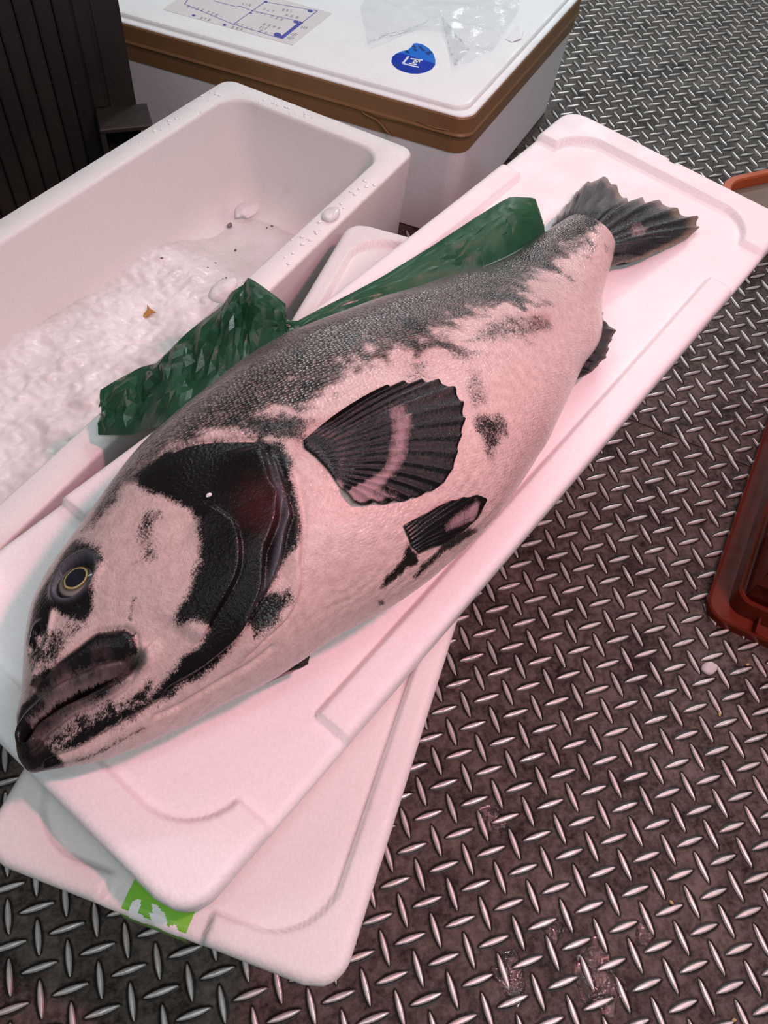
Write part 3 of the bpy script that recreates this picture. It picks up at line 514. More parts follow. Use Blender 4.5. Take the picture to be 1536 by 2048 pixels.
# ================================================================ taped foam box
fT = frame(T_N, T_E1, T_E2)
tall = thing('foam_box', 'closed white foam box sealed with brown tape, shipping label on top', 'box', fT(T_L / 2, T_W / 2, 0))
body_prof = [(0.62, 0.7, 0), (0.5, 0.8, 0.12), (0.05, 0.95, 7.22), (0.4, 0.8, 7.24)]
obj('body', *loft([ring_in(fT, T_L, T_W, d, r, z) for d, r, z in body_prof]), M_FOAM3, tall, smooth=False)
lid_prof = [(0.3, 0.8, 7.26), (0.02, 0.95, 7.28), (0.02, 0.95, 8.38), (0.10, 0.95, 8.50), (0.22, 0.9, 8.54), (0.46, 0.9, 8.55), (0.52, 0.9, 8.68), (0.60, 0.9, 8.76), (0.75, 0.85, 8.79)]
def lid_loft():
    V, F = loft([ring_in(fT, T_L, T_W, d, r, z, 10) for d, r, z in lid_prof]); return V, F
M_LIDT = foam_mat('foam_taped_lid', (0.86, 0.87, 0.87), 0.05)
tl = obj('lid', *lid_loft(), M_LIDT, tall, smooth=False)
def mat_tape():
    t = NT('brown_kraft_tape'); g = t.geo(); n = t.noise(g, 16, 4); w_ = t.noise(t.coord('Object', (60.0, 60.0, 9.0)), 1.0, 4)
    t.set(Base_Color=t.mix(n, (0.21, 0.108, 0.047), (0.28, 0.155, 0.070)), Roughness=0.42, Specular_IOR_Level=0.35, Normal=t.bump(t.math('ADD', n, w_), 0.25, 0.003)); return t.m
M_TAPE = mat_tape()
rings = []
for z, d in ((6.20, 0.095), (6.21, 0.06), (7.0, 0.015), (7.2, -0.035), (7.3, -0.10), (7.36, -0.13), (7.42, -0.10), (7.5, -0.05), (8.0, -0.03), (8.36, -0.03), (8.46, 0.03)):
    R_ = ring_in(fT, T_L, T_W, d, 0.95, z, 12)
    rings.append(R_)
VT, FT = loft(rings, (False, False))
obj('tape', VT, FT, M_TAPE, tall, smooth=False)
# creases where the tape buckled, each a raised fold
def on_face(b, z, out=0.06): return fT(-out, b, z)
for k, P in enumerate(([(6.9, 7.45), (6.4, 7.1), (5.7, 7.0), (5.3, 6.75), (4.9, 6.4), (4.5, 6.22)], [(3.0, 7.25), (4.2, 7.3), (5.6, 7.25), (6.9, 7.45), (8.0, 7.4)], [(1.0, 7.6), (2.0, 7.5), (3.2, 7.55)])):
    o = obj('tape_fold', *tube([on_face(b, z) for b, z in P], [0.02] + [0.055] * (len(P) - 2) + [0.02]), M_TAPE, tall, smooth=True)
# shipping label with its print
M_PAPER = plain('label_paper', (0.74, 0.70, 0.70), 0.35, var=0.05, scale=30)
M_BLUE = plain('blue_print', (0.07, 0.08, 0.36), 0.5); M_INK = plain('faded_ink', (0.30, 0.29, 0.36), 0.5)
zt = 8.79
lab = obj('shipping_label', *prism([tuple(p) for p in DATA['label']], zt + 0.003, zt + 0.018), M_PAPER, tall)
lab['label'] = 'pale paper label with a blue form'
parts = [stroke(a, b, 0.05, zt + 0.019, zt + 0.023) for a, b in DATA['lab_lines']]
parts += [stroke(a, b, 0.26, zt + 0.019, zt + 0.024) for a, b in DATA['lab_bars']]
for (x, y), r in zip(DATA['lab_dots'], (0.30, 0.2, 0.2, 0.14, 0.14, 0.14, 0.1)):
    parts.append(prism([(x + r * 0.8 * math.cos(t * math.pi / 6), y + r * math.sin(t * math.pi / 6)) for t in range(12)], zt + 0.019, zt + 0.025))
o = obj('form_print', *join(parts), M_BLUE, lab)
rs2 = np.random.RandomState(3); tp_ = []
for a, b in DATA['lab_txt']:
    a = np.array(a); b = np.array(b); n = max(3, int(np.linalg.norm(b - a) / 0.28))
    for k in range(n):
        p = a + (b - a) * (k + 0.15) / n; q = a + (b - a) * (k + 0.8) / n; d = (q - p); nn = np.array([-d[1], d[0]]) / (np.linalg.norm(d) + 1e-9)
        for s in (-0.12, 0.0, 0.12):
            if rs2.rand() < 0.75: tp_.append(stroke(p + nn * s, q + nn * s, 0.035, zt + 0.019, zt + 0.022))
        if rs2.rand() < 0.7: m_ = (p + q) / 2; tp_.append(stroke(m_ - nn * 0.15, m_ + nn * 0.15, 0.04, zt + 0.019, zt + 0.022))
obj('handwriting', *join(tp_), M_INK, lab)['kind'] = 'stuff'
# torn round blue sticker with a white mark
M_DISC = plain('blue_sticker', (0.012, 0.16, 0.66), 0.22, var=0.08); M_DISC2 = plain('blue_sticker_dark', (0.006, 0.035, 0.42), 0.22, var=0.1)
M_WHITE = plain('white_print', (0.72, 0.76, 0.82), 0.4); M_DKP = plain('dark_blue_print', (0.008, 0.03, 0.16), 0.4)
disc = obj('round_sticker', *prism([tuple(p) for p in DATA['disc']], zt + 0.003, zt + 0.020), M_DISC, tall); disc['label'] = 'torn round blue sticker with a white mark'
obj('dark_half', *prism([tuple(p) for p in DATA['disc_dark']], zt + 0.020, zt + 0.026), M_DISC2, disc)
obj('mark', *join([stroke(a, b, 0.13, zt + 0.027, zt + 0.034) for a, b in DATA['kanji']]), M_WHITE, disc)
pm = []
for x, y in DATA['marks']:
    for dx0, dy0, dx1, dy1 in ((-0.12, 0.1, 0.12, 0.06), (-0.12, -0.08, 0.12, -0.12), (-0.02, 0.18, 0.02, -0.2), (-0.1, 0.0, 0.1, -0.02)): pm.append(stroke((x + dx0, y + dy0), (x + dx1, y + dy1), 0.04, zt + 0.027, zt + 0.033))
obj('small_characters', *join(pm), M_DKP, disc)['kind'] = 'stuff'
# torn white corner of paper and clear film lying on the box
V, F = prism([tuple(p) for p in DATA['scrap']], zt + 0.01, zt + 0.03); V = [(x, y, z + 0.10 * math.sin(1.3 * (x - V[0][0]))**2) for x, y, z in V]
tag(obj('paper_scrap', V, F, plain('white_paper', (0.84, 0.83, 0.84), 0.5, var=0.03)), 'torn white scrap of paper on the taped foam box', 'scrap')
def mat_film():
    t = NT('clear_plastic_film'); g = t.geo(); n = t.noise(g, 34, 4, 0.6, 0.8)
    tr = t.node('ShaderNodeBsdfTransparent'); tr.inputs[0].default_value = (0.975, 0.98, 0.985, 1)
    gl = t.node('ShaderNodeBsdfGlossy'); gl.inputs['Roughness'].default_value = 0.10; t.put(gl.inputs['Normal'], t.bump(n, 0.5, 0.004))
    fr = t.node('ShaderNodeLayerWeight'); fr.inputs[0].default_value = 0.35; mx = t.node('ShaderNodeMixShader')
    t.put(mx.inputs[0], t.math('ADD', t.math('MULTIPLY', t.math('POWER', fr.outputs['Facing'], 3.0), 0.55), 0.03, clamp=True)); t.t.links.new(tr.outputs[0], mx.inputs[1]); t.t.links.new(gl.outputs[0], mx.inputs[2]); t.t.links.new(mx.outputs[0], t.out.inputs[0]); return t.m
FP = np.array(DATA['film']); fc = FP.mean(0); V, F = [], []
nr, nc_ = 26, 96
tt = np.linspace(0, 1, nc_, endpoint=False); cum = np.concatenate([[0], np.cumsum(np.linalg.norm(np.diff(np.vstack([FP, FP[:1]]), axis=0), axis=1))]); cum /= cum[-1]; FPc = np.vstack([FP, FP[:1]])
bx, by = np.interp(tt, cum, FPc[:, 0]), np.interp(tt, cum, FPc[:, 1])
for i in range(nr):
    k = (i + 1) / nr
    for j in range(nc_):
        x = fc[0] + (bx[j] - fc[0]) * k; y = fc[1] + (by[j] - fc[1]) * k
        r1 = abs(float(fbm(x * 0.42 + 3, y * 0.30, 1.0, 3)) - 0.44) * 1.5; r2 = abs(float(fbm(x * 0.9, y * 0.6 + 9, 4.0, 3)) - 0.45) * 0.7
        V.append((x, y, zt + 0.06 + max(0, 0.30 - r1 * 1.3) * 0.5 + max(0, 0.16 - r2) * 0.6 + 0.05 * float(vnoise(x * 2.3, y * 1.6, 3.0))))
F = [(i * nc_ + j, i * nc_ + (j + 1) % nc_, (i + 1) * nc_ + (j + 1) % nc_, (i + 1) * nc_ + j) for i in range(nr - 1) for j in range(nc_)] + [tuple(range(nc_ - 1, -1, -1))]
tag(obj('plastic_film', V, F, mat_film(), smooth=True), 'crumpled clear plastic film over the taped foam box', 'plastic film')

# ================================================================ dark panels on edge
def mat_black():
    t = NT('black_plastic'); g = t.geo(); n = t.noise(g, 7, 5, 0.6); f = t.noise(t.coord('Object', (90.0, 90.0, 8.0)), 1.0, 4); s = t.remap(t.noise(g, 140, 3), 0.66, 0.74, 0, 0.35)
    c = t.mix(t.remap(n, 0.3, 0.7), (0.017, 0.0135, 0.0125), (0.036, 0.029, 0.026))
    t.set(Base_Color=t.mix(s, c, (0.10, 0.09, 0.085)), Roughness=t.remap(f, 0.3, 0.7, 0.38, 0.6), Specular_IOR_Level=0.4, Normal=t.bump(f, 0.15, 0.001)); return t.m
M_BLK = mat_black()
X = np.array([1.0, 0.0]); Y = np.array([0.0, 1.0])
ords = ['first', 'second', 'third', 'fourth', 'fifth', 'sixth', 'seventh', 'eighth', 'ninth']
rs3 = np.random.RandomState(8)
x = -12.85
for k in range(9):
    wdt = 0.97; dyk = rs3.uniform(-0.10, 0.10); y0 = 48.62 + dyk - 0.34 * k; h = 15.4 + rs3.uniform(-0.3, 0.3)
    t_ = thing('folded_crate', f'black plastic panel on edge, {ords[k]} to the left of the bracketed one', 'panel', (x - wdt / 2, 50.5, 0), 'black panels stood on edge')
    obj('panel', *box_vf((x - wdt, y0), X, Y, 0.03, wdt - 0.03, 0.0, 4.1, 0.0, h, 0.06), M_BLK, t_)
    obj('edge_lip', *box_vf((x - wdt, y0), X, Y, 0.10, wdt - 0.10, -0.07, 0.0, 0.6, h - 0.5, 0.03), M_BLK, t_)
    x -= wdt
t_ = thing('folded_crate', 'wide black plastic panel with a foot bracket beside the taped box', 'panel', (-11.5, 50.5, 0))
obj('panel', *box_vf((-12.87, 48.75), X, Y, 0, 2.59, 0, 4.0, 0, 15.2, 0.10), M_BLK, t_)
obj('edge_lip', *box_vf((-12.83, 48.55), X, Y, 0.10, 0.75, 0, 0.2, 6.1, 15.0, 0.02), M_BLK, t_)
obj('edge_lip', *box_vf((-12.83, 48.60), X, Y, 1.05, 2.45, 0, 0.15, 5.8, 15.0, 0.06), M_BLK, t_)
br = []
br.append(box_vf((-12.75, 46.2), X, Y, 0.0, 3.1, 0.0, 2.5, 5.75, 6.05, 0.06))
br.append(box_vf((-12.75, 46.2), X, Y, 2.7, 3.1, 0.0, 2.5, 0.0, 5.9, 0.06))
br.append(box_vf((-12.75, 46.2), X, Y, 0.0, 0.3, 0.0, 2.5, 0.0, 5.9, 0.06))
obj('foot_bracket', *join(br), M_BLK, t_)

# ================================================================ overturned orange crate
def mat_orange(name, col, trans=0.30):
    t = NT(name); g = t.geo(); n = t.noise(g, 30, 4); c = t.mix(n, tuple(x * 0.8 for x in col), col)
    t.set(Base_Color=c, Roughness=t.remap(n, 0.3, 0.7, 0.26, 0.42), Specular_IOR_Level=0.5, Normal=t.bump(n, 0.08, 0.001))
    tr = t.node('ShaderNodeBsdfTranslucent'); t.put(tr.inputs[0], (min(1, col[0] * 2.2), col[1] * 1.1, col[2])); mx = t.node('ShaderNodeMixShader'); mx.inputs[0].default_value = trans
    t.t.links.new(t.b.outputs[0], mx.inputs[1]); t.t.links.new(tr.outputs[0], mx.inputs[2]); t.t.links.new(mx.outputs[0], t.out.inputs[0]); return t.m
M_ORG = mat_orange('orange_crate_plastic', (0.145, 0.018, 0.006), 0.2)
fC = frame(CR_A, CR_E1, CR_E2); CL, CW = 18.0, 13.0
crate = thing('plastic_crate', 'orange plastic crate lying upside down on the tread plate', 'crate', fC(CL / 2, CW / 2, 0))
rp = [(0.0, 1.15, 0.0), (0.0, 1.15, 0.44), (0.05, 1.1, 0.52), (0.13, 1.0, 0.48), (0.16, 1.0, 0.10), (1.02, 0.75, 0.10), (1.06, 0.75, 1.12), (1.14, 0.7, 1.24), (1.26, 0.6, 1.20), (1.30, 0.6, 0.95), (1.62, 0.5, 0.95)]
obj('rim', *flip(loft([ring_in(fC, CL, CW, d, r, z, 8) for d, r, z in rp], (False, False))), M_ORG, crate, smooth=False)
def rib(a, b, e1_, e2_): return box_vf(a, e1_, e2_, -0.05, 0.05, 0.14, 1.04, 0.10, 0.60, 0.01)
for k in range(4):
    p = fC(0, 2.5 + 2.6 * k, 0); obj('rib', *box_vf(p, CR_E2, CR_E1, -0.05, 0.05, 0.14, 1.04, 0.09, 0.58, 0.01), M_ORG, crate)
H_ = 8.0
def wallseg(along, fixed, t0, t1, z0, z1, side, th=0.16):
    """piece of a leaning side wall; along a (long sides) or b (short sides)"""
    V = []
    for z in (z0, z1):
        lean = 1.42 + 0.055 * (z - 1) 
        for s in (0.0, th):
            d = lean + s
            for t in (t0, t1):
                if along == 'a': V.append(fC(t, d if side == 0 else CW - d, z))
                else: V.append(fC(d if side == 0 else CL - d, t, z))
    F = [(0, 1, 3, 2), (4, 6, 7, 5), (0, 4, 5, 1), (2, 3, 7, 6), (0, 2, 6, 4), (1, 5, 7, 3)]
    return V, F
for side in (0, 1):
    P_ = []
    a0, a1 = 1.5, CL - 1.5
    P_ += [wallseg('a', 0, a0, a1, 5.6, H_, side), wallseg('a', 0, a0, a0 + 3.6, 0.95, 5.6, side), wallseg('a', 0, a1 - 3.6, a1, 0.95, 5.6, side), wallseg('a', 0, a0, a1, 0.95, 1.5, side), wallseg('a', 0, CL / 2 - 0.6, CL / 2 + 0.6, 0.95, 5.6, side)]
    obj('side_wall', *join(P_), M_ORG, crate)
    P_ = []; b0, b1 = 1.5, CW - 1.5
    P_ += [wallseg('b', 0, b0, b1, 5.6, H_, side), wallseg('b', 0, b0, b0 + 2.3, 0.95, 5.6, side), wallseg('b', 0, b1 - 2.3, b1, 0.95, 5.6, side), wallseg('b', 0, b0, b1, 0.95, 2.2, side)]
    obj('end_wall', *join(P_), M_ORG, crate)
for k in range(7):
    a = 2.55 + k * 2.0; obj('slat', *box_vf(fC(0, 0, 0), CR_E1, CR_E2, a, a + 1.0, 1.9, CW - 1.9, H_ - 0.18, H_, 0.03), M_ORG, crate)
for k in range(2):
    b = 2.45 + k * (CW - 5.6); obj('base_rail', *box_vf(fC(0, 0, 0), CR_E1, CR_E2, 1.9, CL - 1.9, b, b + 0.7, H_ - 0.16, H_ + 0.02, 0.03), M_ORG, crate)

# orange basin behind the far corner of the long lid
tub = thing('plastic_basin', 'orange plastic basin of murky water behind the long foam lid', 'basin', (30.3, 36.5, 0))
def rr_ring(hx, hy, r, z): return [(30.3 + x * 0.995 + y * 0.1, 36.5 + y * 0.995 + x * 0.1, z) for x, y in rrect(hx, hy, r, 10)]
M_TUB = mat_orange('orange_basin_plastic', (0.62, 0.12, 0.035), 0.12)
obj('shell', *loft([rr_ring(3.5, 1.6, 1.2, 0), rr_ring(3.6, 1.7, 1.3, 0.1), rr_ring(3.95, 1.95, 1.6, 2.7), rr_ring(4.3, 2.25, 1.8, 2.75), rr_ring(4.35, 2.3, 1.8, 2.9), rr_ring(4.3, 2.25, 1.8, 3.0), rr_ring(3.85, 1.85, 1.6, 3.0), rr_ring(3.75, 1.75, 1.5, 2.9), rr_ring(3.5, 1.6, 1.2, 0.3)]), M_TUB, tub, smooth=False)
t = NT('murky_water'); n = t.noise(t.geo(), 12, 3); t.set(Base_Color=t.mix(n, (0.30, 0.235, 0.19), (0.17, 0.105, 0.085)), Roughness=0.2, Normal=t.bump(n, 0.1, 0.003))
obj('water', *loft([rr_ring(3.55, 1.62, 1.3, 1.9), rr_ring(3.66, 1.68, 1.4, 2.3)]), t.m, tub)

# bits on the floor
c = DATA['floor_ice']; tag(obj('ice_piece', *lump_vf((c[0], c[1], 0.10), 0.42, 0.30, 0.15, 0.2, 5, 16, 8, 0.2), mat_clear('cloudy_ice', 0.25, (0.85, 0.82, 0.82)), smooth=True), 'cloudy lump of ice on the tread plate below the orange crate', 'ice')
# shallow puddles left between the lugs
def mat_water():
    t = NT('puddle_water'); g = t.geo(); n = t.noise(g, 90.0, 3, 0.6)
    tr = t.node('ShaderNodeBsdfTransparent'); tr.inputs[0].default_value = (0.80, 0.76, 0.74, 1); gl = t.node('ShaderNodeBsdfGlossy'); gl.inputs['Roughness'].default_value = 0.06; t.put(gl.inputs['Normal'], t.bump(n, 0.9, 0.004))
    fr = t.node('ShaderNodeLayerWeight'); fr.inputs[0].default_value = 0.3; mx = t.node('ShaderNodeMixShader'); t.put(mx.inputs[0], t.math('ADD', t.math('MULTIPLY', t.math('POWER', fr.outputs['Facing'], 4.0), 0.6), 0.05, clamp=True))
    t.t.links.new(tr.outputs[0], mx.inputs[1]); t.t.links.new(gl.outputs[0], mx.inputs[2]); t.t.links.new(mx.outputs[0], t.out.inputs[0]); return t.m
M_WATER = mat_water()
for (x_, y_), (rx, ry), lb in zip([[-1.58, -2.29], [-4.84, -1.19], [-2.72, -0.33], [-3.4, 4.1], [0.63, -1.5]], ((1.0, 0.8), (0.8, 0.6), (0.45, 0.35), (0.7, 0.45), (0.45, 0.3)), ('largest shallow puddle on the tread plate near the bottom edge', 'shallow puddle on the tread plate left of the largest one', 'small puddle just above the largest one on the tread plate', 'puddle on the tread plate nearest the corner of the lower lid', 'small puddle on the tread plate right of the largest one')):
    tag(obj('puddle', *lump_vf((x_, y_, 0.012), rx, ry, 0.022, x_, int(abs(x_ * 7)) + 3, 34, 8, 0.55), M_WATER, smooth=True), lb, 'puddle', 'puddles on the tread plate')
M_CRUMB = plain('yellow_crumb', (0.50, 0.36, 0.14), 0.5, var=0.3, scale=300)
for k, (x_, y_) in enumerate(DATA['crumbs']):
    tag(obj('crumb', *lump_vf((x_, y_, 0.06), 0.10, 0.06, 0.06, k, 30 + k, 8, 5), M_CRUMB), 'tiny yellowish crumb on the tread plate', 'crumb', 'crumbs on the floor')

# ================================================================ the fish
FF = DATA['F']; fx_, fd_, fv_ = (np.array(DATA['fish'][k]) for k in 'XDV')
fd_[:4] = (-0.85, -0.60, -0.38, -0.08); fv_[:5] = (-0.85, -1.10, -1.25, -1.43, -1.70)
FO = np.array([-18.084, 7.804]); FA = ang(33.556); FY = np.array([-FA[1], FA[0]]); ZB = 10.12; FX0 = -0.6; FEX = 0.86
fish = thing('fish', 'large black and white spotted fish lying on the long foam lid', 'fish', (float(FO[0] + 13 * FA[0]), float(FO[1] + 13 * FA[1]), ZB))
def cub(xq, xs, ys):
    m = np.gradient(ys, xs); i = np.clip(np.searchsorted(xs, xq) - 1, 0, len(xs) - 2); h = xs[i + 1] - xs[i]; t = (xq - xs[i]) / h
    return (2*t**3 - 3*t**2 + 1)*ys[i] + (t**3 - 2*t**2 + t)*h*m[i] + (-2*t**3 + 3*t**2)*ys[i+1] + (t**3 - t**2)*h*m[i+1]
def fw(x): return np.sqrt(np.maximum(np.asarray(x, float) - FX0, 0))
WK = fw(fx_)
def fD(x): return cub(fw(x), WK, fd_)
def fV(x): return cub(fw(x), WK, fv_)
TK = np.array([[-.6, 0], [-.3, 1.1], [.3, 1.75], [1, 2.35], [2, 3.1], [3.5, 4.1], [5, 4.9], [7, 5.6], [9, 5.95], [12, 6.0], [15, 5.7], [18, 5.1], [21, 4.2], [24, 3.1], [26, 2.5], [28, 2.1], [29.6, 1.9], [31, 1.7]])
def fT_(x): return np.maximum(cub(fw(x), fw(TK[:, 0]), TK[:, 1]), 0.0)
def fLift(x): return np.interp(x, [-.6, 0, 1, 3, 26, 29.6], [1.15, .75, .45, .0, .1, .35])
def ring_pts(x, ph):
    """x (n,1), ph (1,m) -> local y, z"""
    D_, V_ = fD(x), fV(x); c = (D_ + V_) / 2; h = (D_ - V_) / 2; T = fT_(x); zc = .44 * T
    cs = np.sign(np.cos(ph)) * np.abs(np.cos(ph)) ** FEX; sn = np.sin(ph)
    return c + h * cs, np.where(sn > 0, zc + (T - zc) * sn, zc + zc * sn) + fLift(x)
def ztop(x, y):
    x = np.asarray(x, float); D_, V_ = fD(x), fV(x); c = (D_ + V_) / 2; h = (D_ - V_) / 2; T = fT_(x); zc = .44 * T
    cs = np.clip((y - c) / np.maximum(h, 1e-6), -1, 1); co = np.abs(cs) ** (1 / FEX)
    return zc + (T - zc) * np.sqrt(np.maximum(1 - co * co, 0)) + fLift(x)
def fworld(x, y, z): x = np.asarray(x, float); return np.stack([FO[0] + x*FA[0] + y*FY[0], FO[1] + x*FA[1] + y*FY[1], z + ZB + 0*x], -1)

NX = 520
wk = np.linspace(0, fw(30.4), NX); xs = FX0 + wk ** 2; xs[0] += 1e-5
# finer sampling of the upper side
pt = np.concatenate([np.linspace(-0.02, math.pi + 0.02, 300), np.linspace(math.pi + 0.02, 2 * math.pi - 0.02, 46)[1:-1]]); NP = len(pt)
Xg = np.repeat(xs[:, None], NP, 1); PH = np.repeat(pt[None, :], NX, 0)
Yg, Zg = ring_pts(Xg, PH)
# arc length q from the crest of each ring: dorsal positive, ventral negative
dd = np.hypot(np.diff(Yg, axis=1), np.diff(Zg, axis=1)); cumq = np.concatenate([np.zeros((NX, 1)), np.cumsum(dd, 1)], 1)
jm = int(np.argmin(np.abs(pt - math.pi / 2))); Qg = cumq[:, jm:jm + 1] - cumq
UPS = (PH >= -0.03) & (PH <= math.pi + 0.03)

def poly_sd(x, q, P):
    """signed distance to a polygon, negative inside"""
    P = np.array(P, float); n = len(P); d2 = np.full(x.shape, 1e9); ins = np.zeros(x.shape, bool)
    for i in range(n):
        a, b = P[i], P[(i + 1) % n]; e = b - a; px, pq = x - a[0], q - a[1]
        t = np.clip((px * e[0] + pq * e[1]) / (e @ e + 1e-12), 0, 1); d2 = np.minimum(d2, (px - t * e[0]) ** 2 + (pq - t * e[1]) ** 2)
        cnd = (a[1] > q) != (b[1] > q); den = (b[1] - a[1]) if abs(b[1] - a[1]) > 1e-9 else 1e-9
        ins ^= cnd & (x < (b[0] - a[0]) * (q - a[1]) / den + a[0])
    d = np.sqrt(d2); return np.where(ins, -d, d)
def smooth_line(P, n=10):
    P = np.array(P, float); t = np.arange(len(P)); tt = np.linspace(0, len(P) - 1, (len(P) - 1) * n + 1)
    return np.column_stack([cub(tt, t.astype(float), P[:, 0]), cub(tt, t.astype(float), P[:, 1])])
def curve_sd(x, q, P, n=5):
    """distance to an open curve, side (+ left of travel), position 0..1"""
    P = smooth_line(P, n); d2 = np.full(x.shape, 1e9); side = np.zeros(x.shape); s = np.zeros(x.shape); m = len(P) - 1
    for i in range(m):
        a, b = P[i], P[i + 1]; e = b - a; px, pq = x - a[0], q - a[1]
        t = np.clip((px * e[0] + pq * e[1]) / (e @ e + 1e-12), 0, 1); dd_ = (px - t * e[0]) ** 2 + (pq - t * e[1]) ** 2
        k = dd_ < d2; d2 = np.where(k, dd_, d2); side = np.where(k, np.sign(e[0] * pq - e[1] * px), side); s = np.where(k, (i + t) / m, s)
    return np.sqrt(d2), side, s
def local(P, margin):
    P = np.array(P); m = UPS & (Xg > P[:, 0].min() - margin) & (Xg < P[:, 0].max() + margin) & (Qg > P[:, 1].min() - margin) & (Qg < P[:, 1].max() + margin)
    return np.where(m)
dark = np.zeros_like(Xg); grey = np.zeros_like(Xg); lip = np.zeros_like(Xg); red = np.zeros_like(Xg); disp = np.zeros_like(Xg); gloss = np.zeros_like(Xg)
wob = (fbm(Xg * 1.3, Qg * 1.3, 3.0, 4) - 0.47)
wob2 = (fbm(Xg * 4.0, Qg * 4.0, 8.0, 3) - 0.44)
def patch(name, amp, soft, arr, wobble=0.5):
    P = FF[name]; ix = local(P, soft * 2 + 1.2); x, q = Xg[ix], Qg[ix]
    sd = poly_sd(x, q, P) + wob[ix] * wobble * 0.9 + wob2[ix] * wobble * 0.35
    soft = soft * 1.5 + 0.07
    arr[ix] = np.maximum(arr[ix], amp * (1 - sstep(-soft, soft, sd)))
for n_, a_, s_, w_ in (('gill', 1.0, .19, .30), ('snout', 1.0, .20, .35), ('maxilla', .95, .10, .15), ('lowlip', .95, .10, .12), ('cheek', .74, .34, .9), ('jawtip', .95, .12, .2), ('streak', .62, .08, .2),
                       ('jaw', .78, .3, .9), ('snoutlow', .62, .25, .9), ('chin', .58, .08, .3), ('memb', .85, .18, .6), ('pecbase', .72, .3, .7), ('flank', .66, .28, .9), ('flank2', .50, .35, 1.1), ('pelv', .9, .10, .3), ('pelv2', .85, .12, .3), ('dot', .9, .08, .1),
                       ('patch3', .55, .3, 1.0), ('pedun', .56, .5, 1.0), ('behind_eye_top', .62, .25, .7), ('fleck', .5, .3, 1.0)): patch(n_, a_, s_, dark, w_)
for n_, a_, s_ in (('red1', 1.0, .4), ('red2', .9, .25), ('red3', .6, .2), ('red4', .45, .6)): patch(n_, a_, s_, red, .6)
patch('mouthzone', 1.0, .16, lip, .12); patch('lowlip', 1.0, .08, lip, .06)
# grey back above a ragged line
BL = np.array(sorted([tuple(p) for p in FF['back_line']])); bl = np.interp(Xg, BL[:, 0], BL[:, 1])
grey = sstep(-0.7, 1.1, Qg - bl + wob * 3.2 + wob2 * 1.2) * sstep(4.6, 6.6, Xg)
grey = np.maximum(grey, 0.55 * sstep(2.0, 3.4, Qg) * sstep(3.4, 5.5, Xg))
dark = np.maximum(dark, 0.50 * sstep(-1.2, -0.1, -(np.abs(Qg - bl - 0.3) - 0.9)) * sstep(11, 14, Xg) * sstep(0.03, 0.16, wob))
dark = np.maximum(dark, 0.26 * sstep(-2.6, -0.4, Qg - bl) * sstep(9, 12, Xg)); dark = np.maximum(dark, 0.20 * sstep(9.5, 8, Xg))
dark = np.maximum(dark, 0.58 * grey * sstep(0.02, 0.2, wob))
# relief of the head
def groove(name, depth, wid, fade=0.08, arr=None, sgn=0):
    P = FF[name]; ix = local(P, wid * 4 + 0.3); d, sd, s = curve_sd(Xg[ix], Qg[ix], P)
    k = sstep(0, fade, s) * sstep(0, fade, 1 - s) if fade > 0 else 1.0
    disp[ix] += -depth * np.exp(-(d / wid) ** 2) * k
    return ix, d, sd, s, k
def step(name, height, wid, side, fall=0.8, fade=0.1):
    """surface stands proud on one side of a curve, easing back over 'fall'"""
    P = FF[name]; ix = local(P, fall * 1.6 + 0.3); d, sd, s = curve_sd(Xg[ix], Qg[ix], P); sg = d * sd * side
    k = sstep(0, fade, s) * sstep(0, fade, 1 - s)
    disp[ix] += height * sstep(-wid, 0.0, sg) * np.exp(-np.maximum(sg, 0) ** 2 / fall ** 2) * k
# opercular bones: cheek plate over gill cover over membranes over the shoulder
step('preop', 0.22, 0.06, -1, 1.0); groove('preop', 0.14, 0.055)
step('oper', 0.34, 0.07, -1, 0.9); groove('oper', 0.24, 0.08, 0.05)
step('memb1', 0.26, 0.07, -1, 0.28); groove('memb1', 0.18, 0.07)
step('cleith', 0.20, 0.07, -1, 0.33); groove('cleith', 0.12, 0.08)
groove('upgroove', 0.16, 0.09); groove('throat', 0.10, 0.10); groove('jawbone', 0.14, 0.08)
groove('ridge_snout', -0.10, 0.09)
# jaws: swollen upper jaw plate, lips, open mouth slit
ix = local(FF['maxout'], 1.0); sdm = poly_sd(Xg[ix], Qg[ix], FF['maxout']); disp[ix] += 0.20 * (1 - sstep(-0.28, 0.02, sdm)) - 0.10 * np.exp(-(sdm / 0.06) ** 2)
ix, d, sd, s, k = groove('mouth', 0.62, 0.10, 0.0); dark[ix] = np.maximum(dark[ix], 1.2 * np.exp(-(d / 0.10) ** 2) * (1 - sstep(0.35, 1.0, s) * 0.6))
disp[ix] += 0.17 * np.exp(-((d - 0.24) / 0.13) ** 2) + 0.10 * np.exp(-((d - 0.45) / 0.2) ** 2) * (sd < 0)
lip[ix] *= 1 - np.exp(-(d / 0.11) ** 2) * sstep(1.0, 0.55, s)
groove('liplow', 0.16, 0.08, 0.0)
for x0, q0 in FF['nostril']:
    r = np.hypot(Xg - x0, Qg - q0); disp -= np.where(UPS, 0.22 * np.exp(-(r / 0.11) ** 2), 0); disp += np.where(UPS, 0.06 * np.exp(-((r - 0.2) / 0.08) ** 2), 0); dark = np.maximum(dark, np.where(UPS & (r < 0.6), 1.2 * np.exp(-(r / 0.12) ** 2), 0))
ex, eq = FF['eye'][0]; er = np.hypot((Xg - ex) , (Qg - eq) * 1.06)
disp += np.where(UPS, -0.30 * (1 - sstep(0.34, 0.62, er)) + 0.13 * np.exp(-((er - 0.68) / 0.13) ** 2), 0)
dark = np.maximum(dark, np.where(UPS, 0.9 * (1 - sstep(0.66, 0.95, er + wob * 0.6)), 0)); lid_ring = np.where(UPS, np.exp(-((er - 0.62) / 0.10) ** 2), 0)
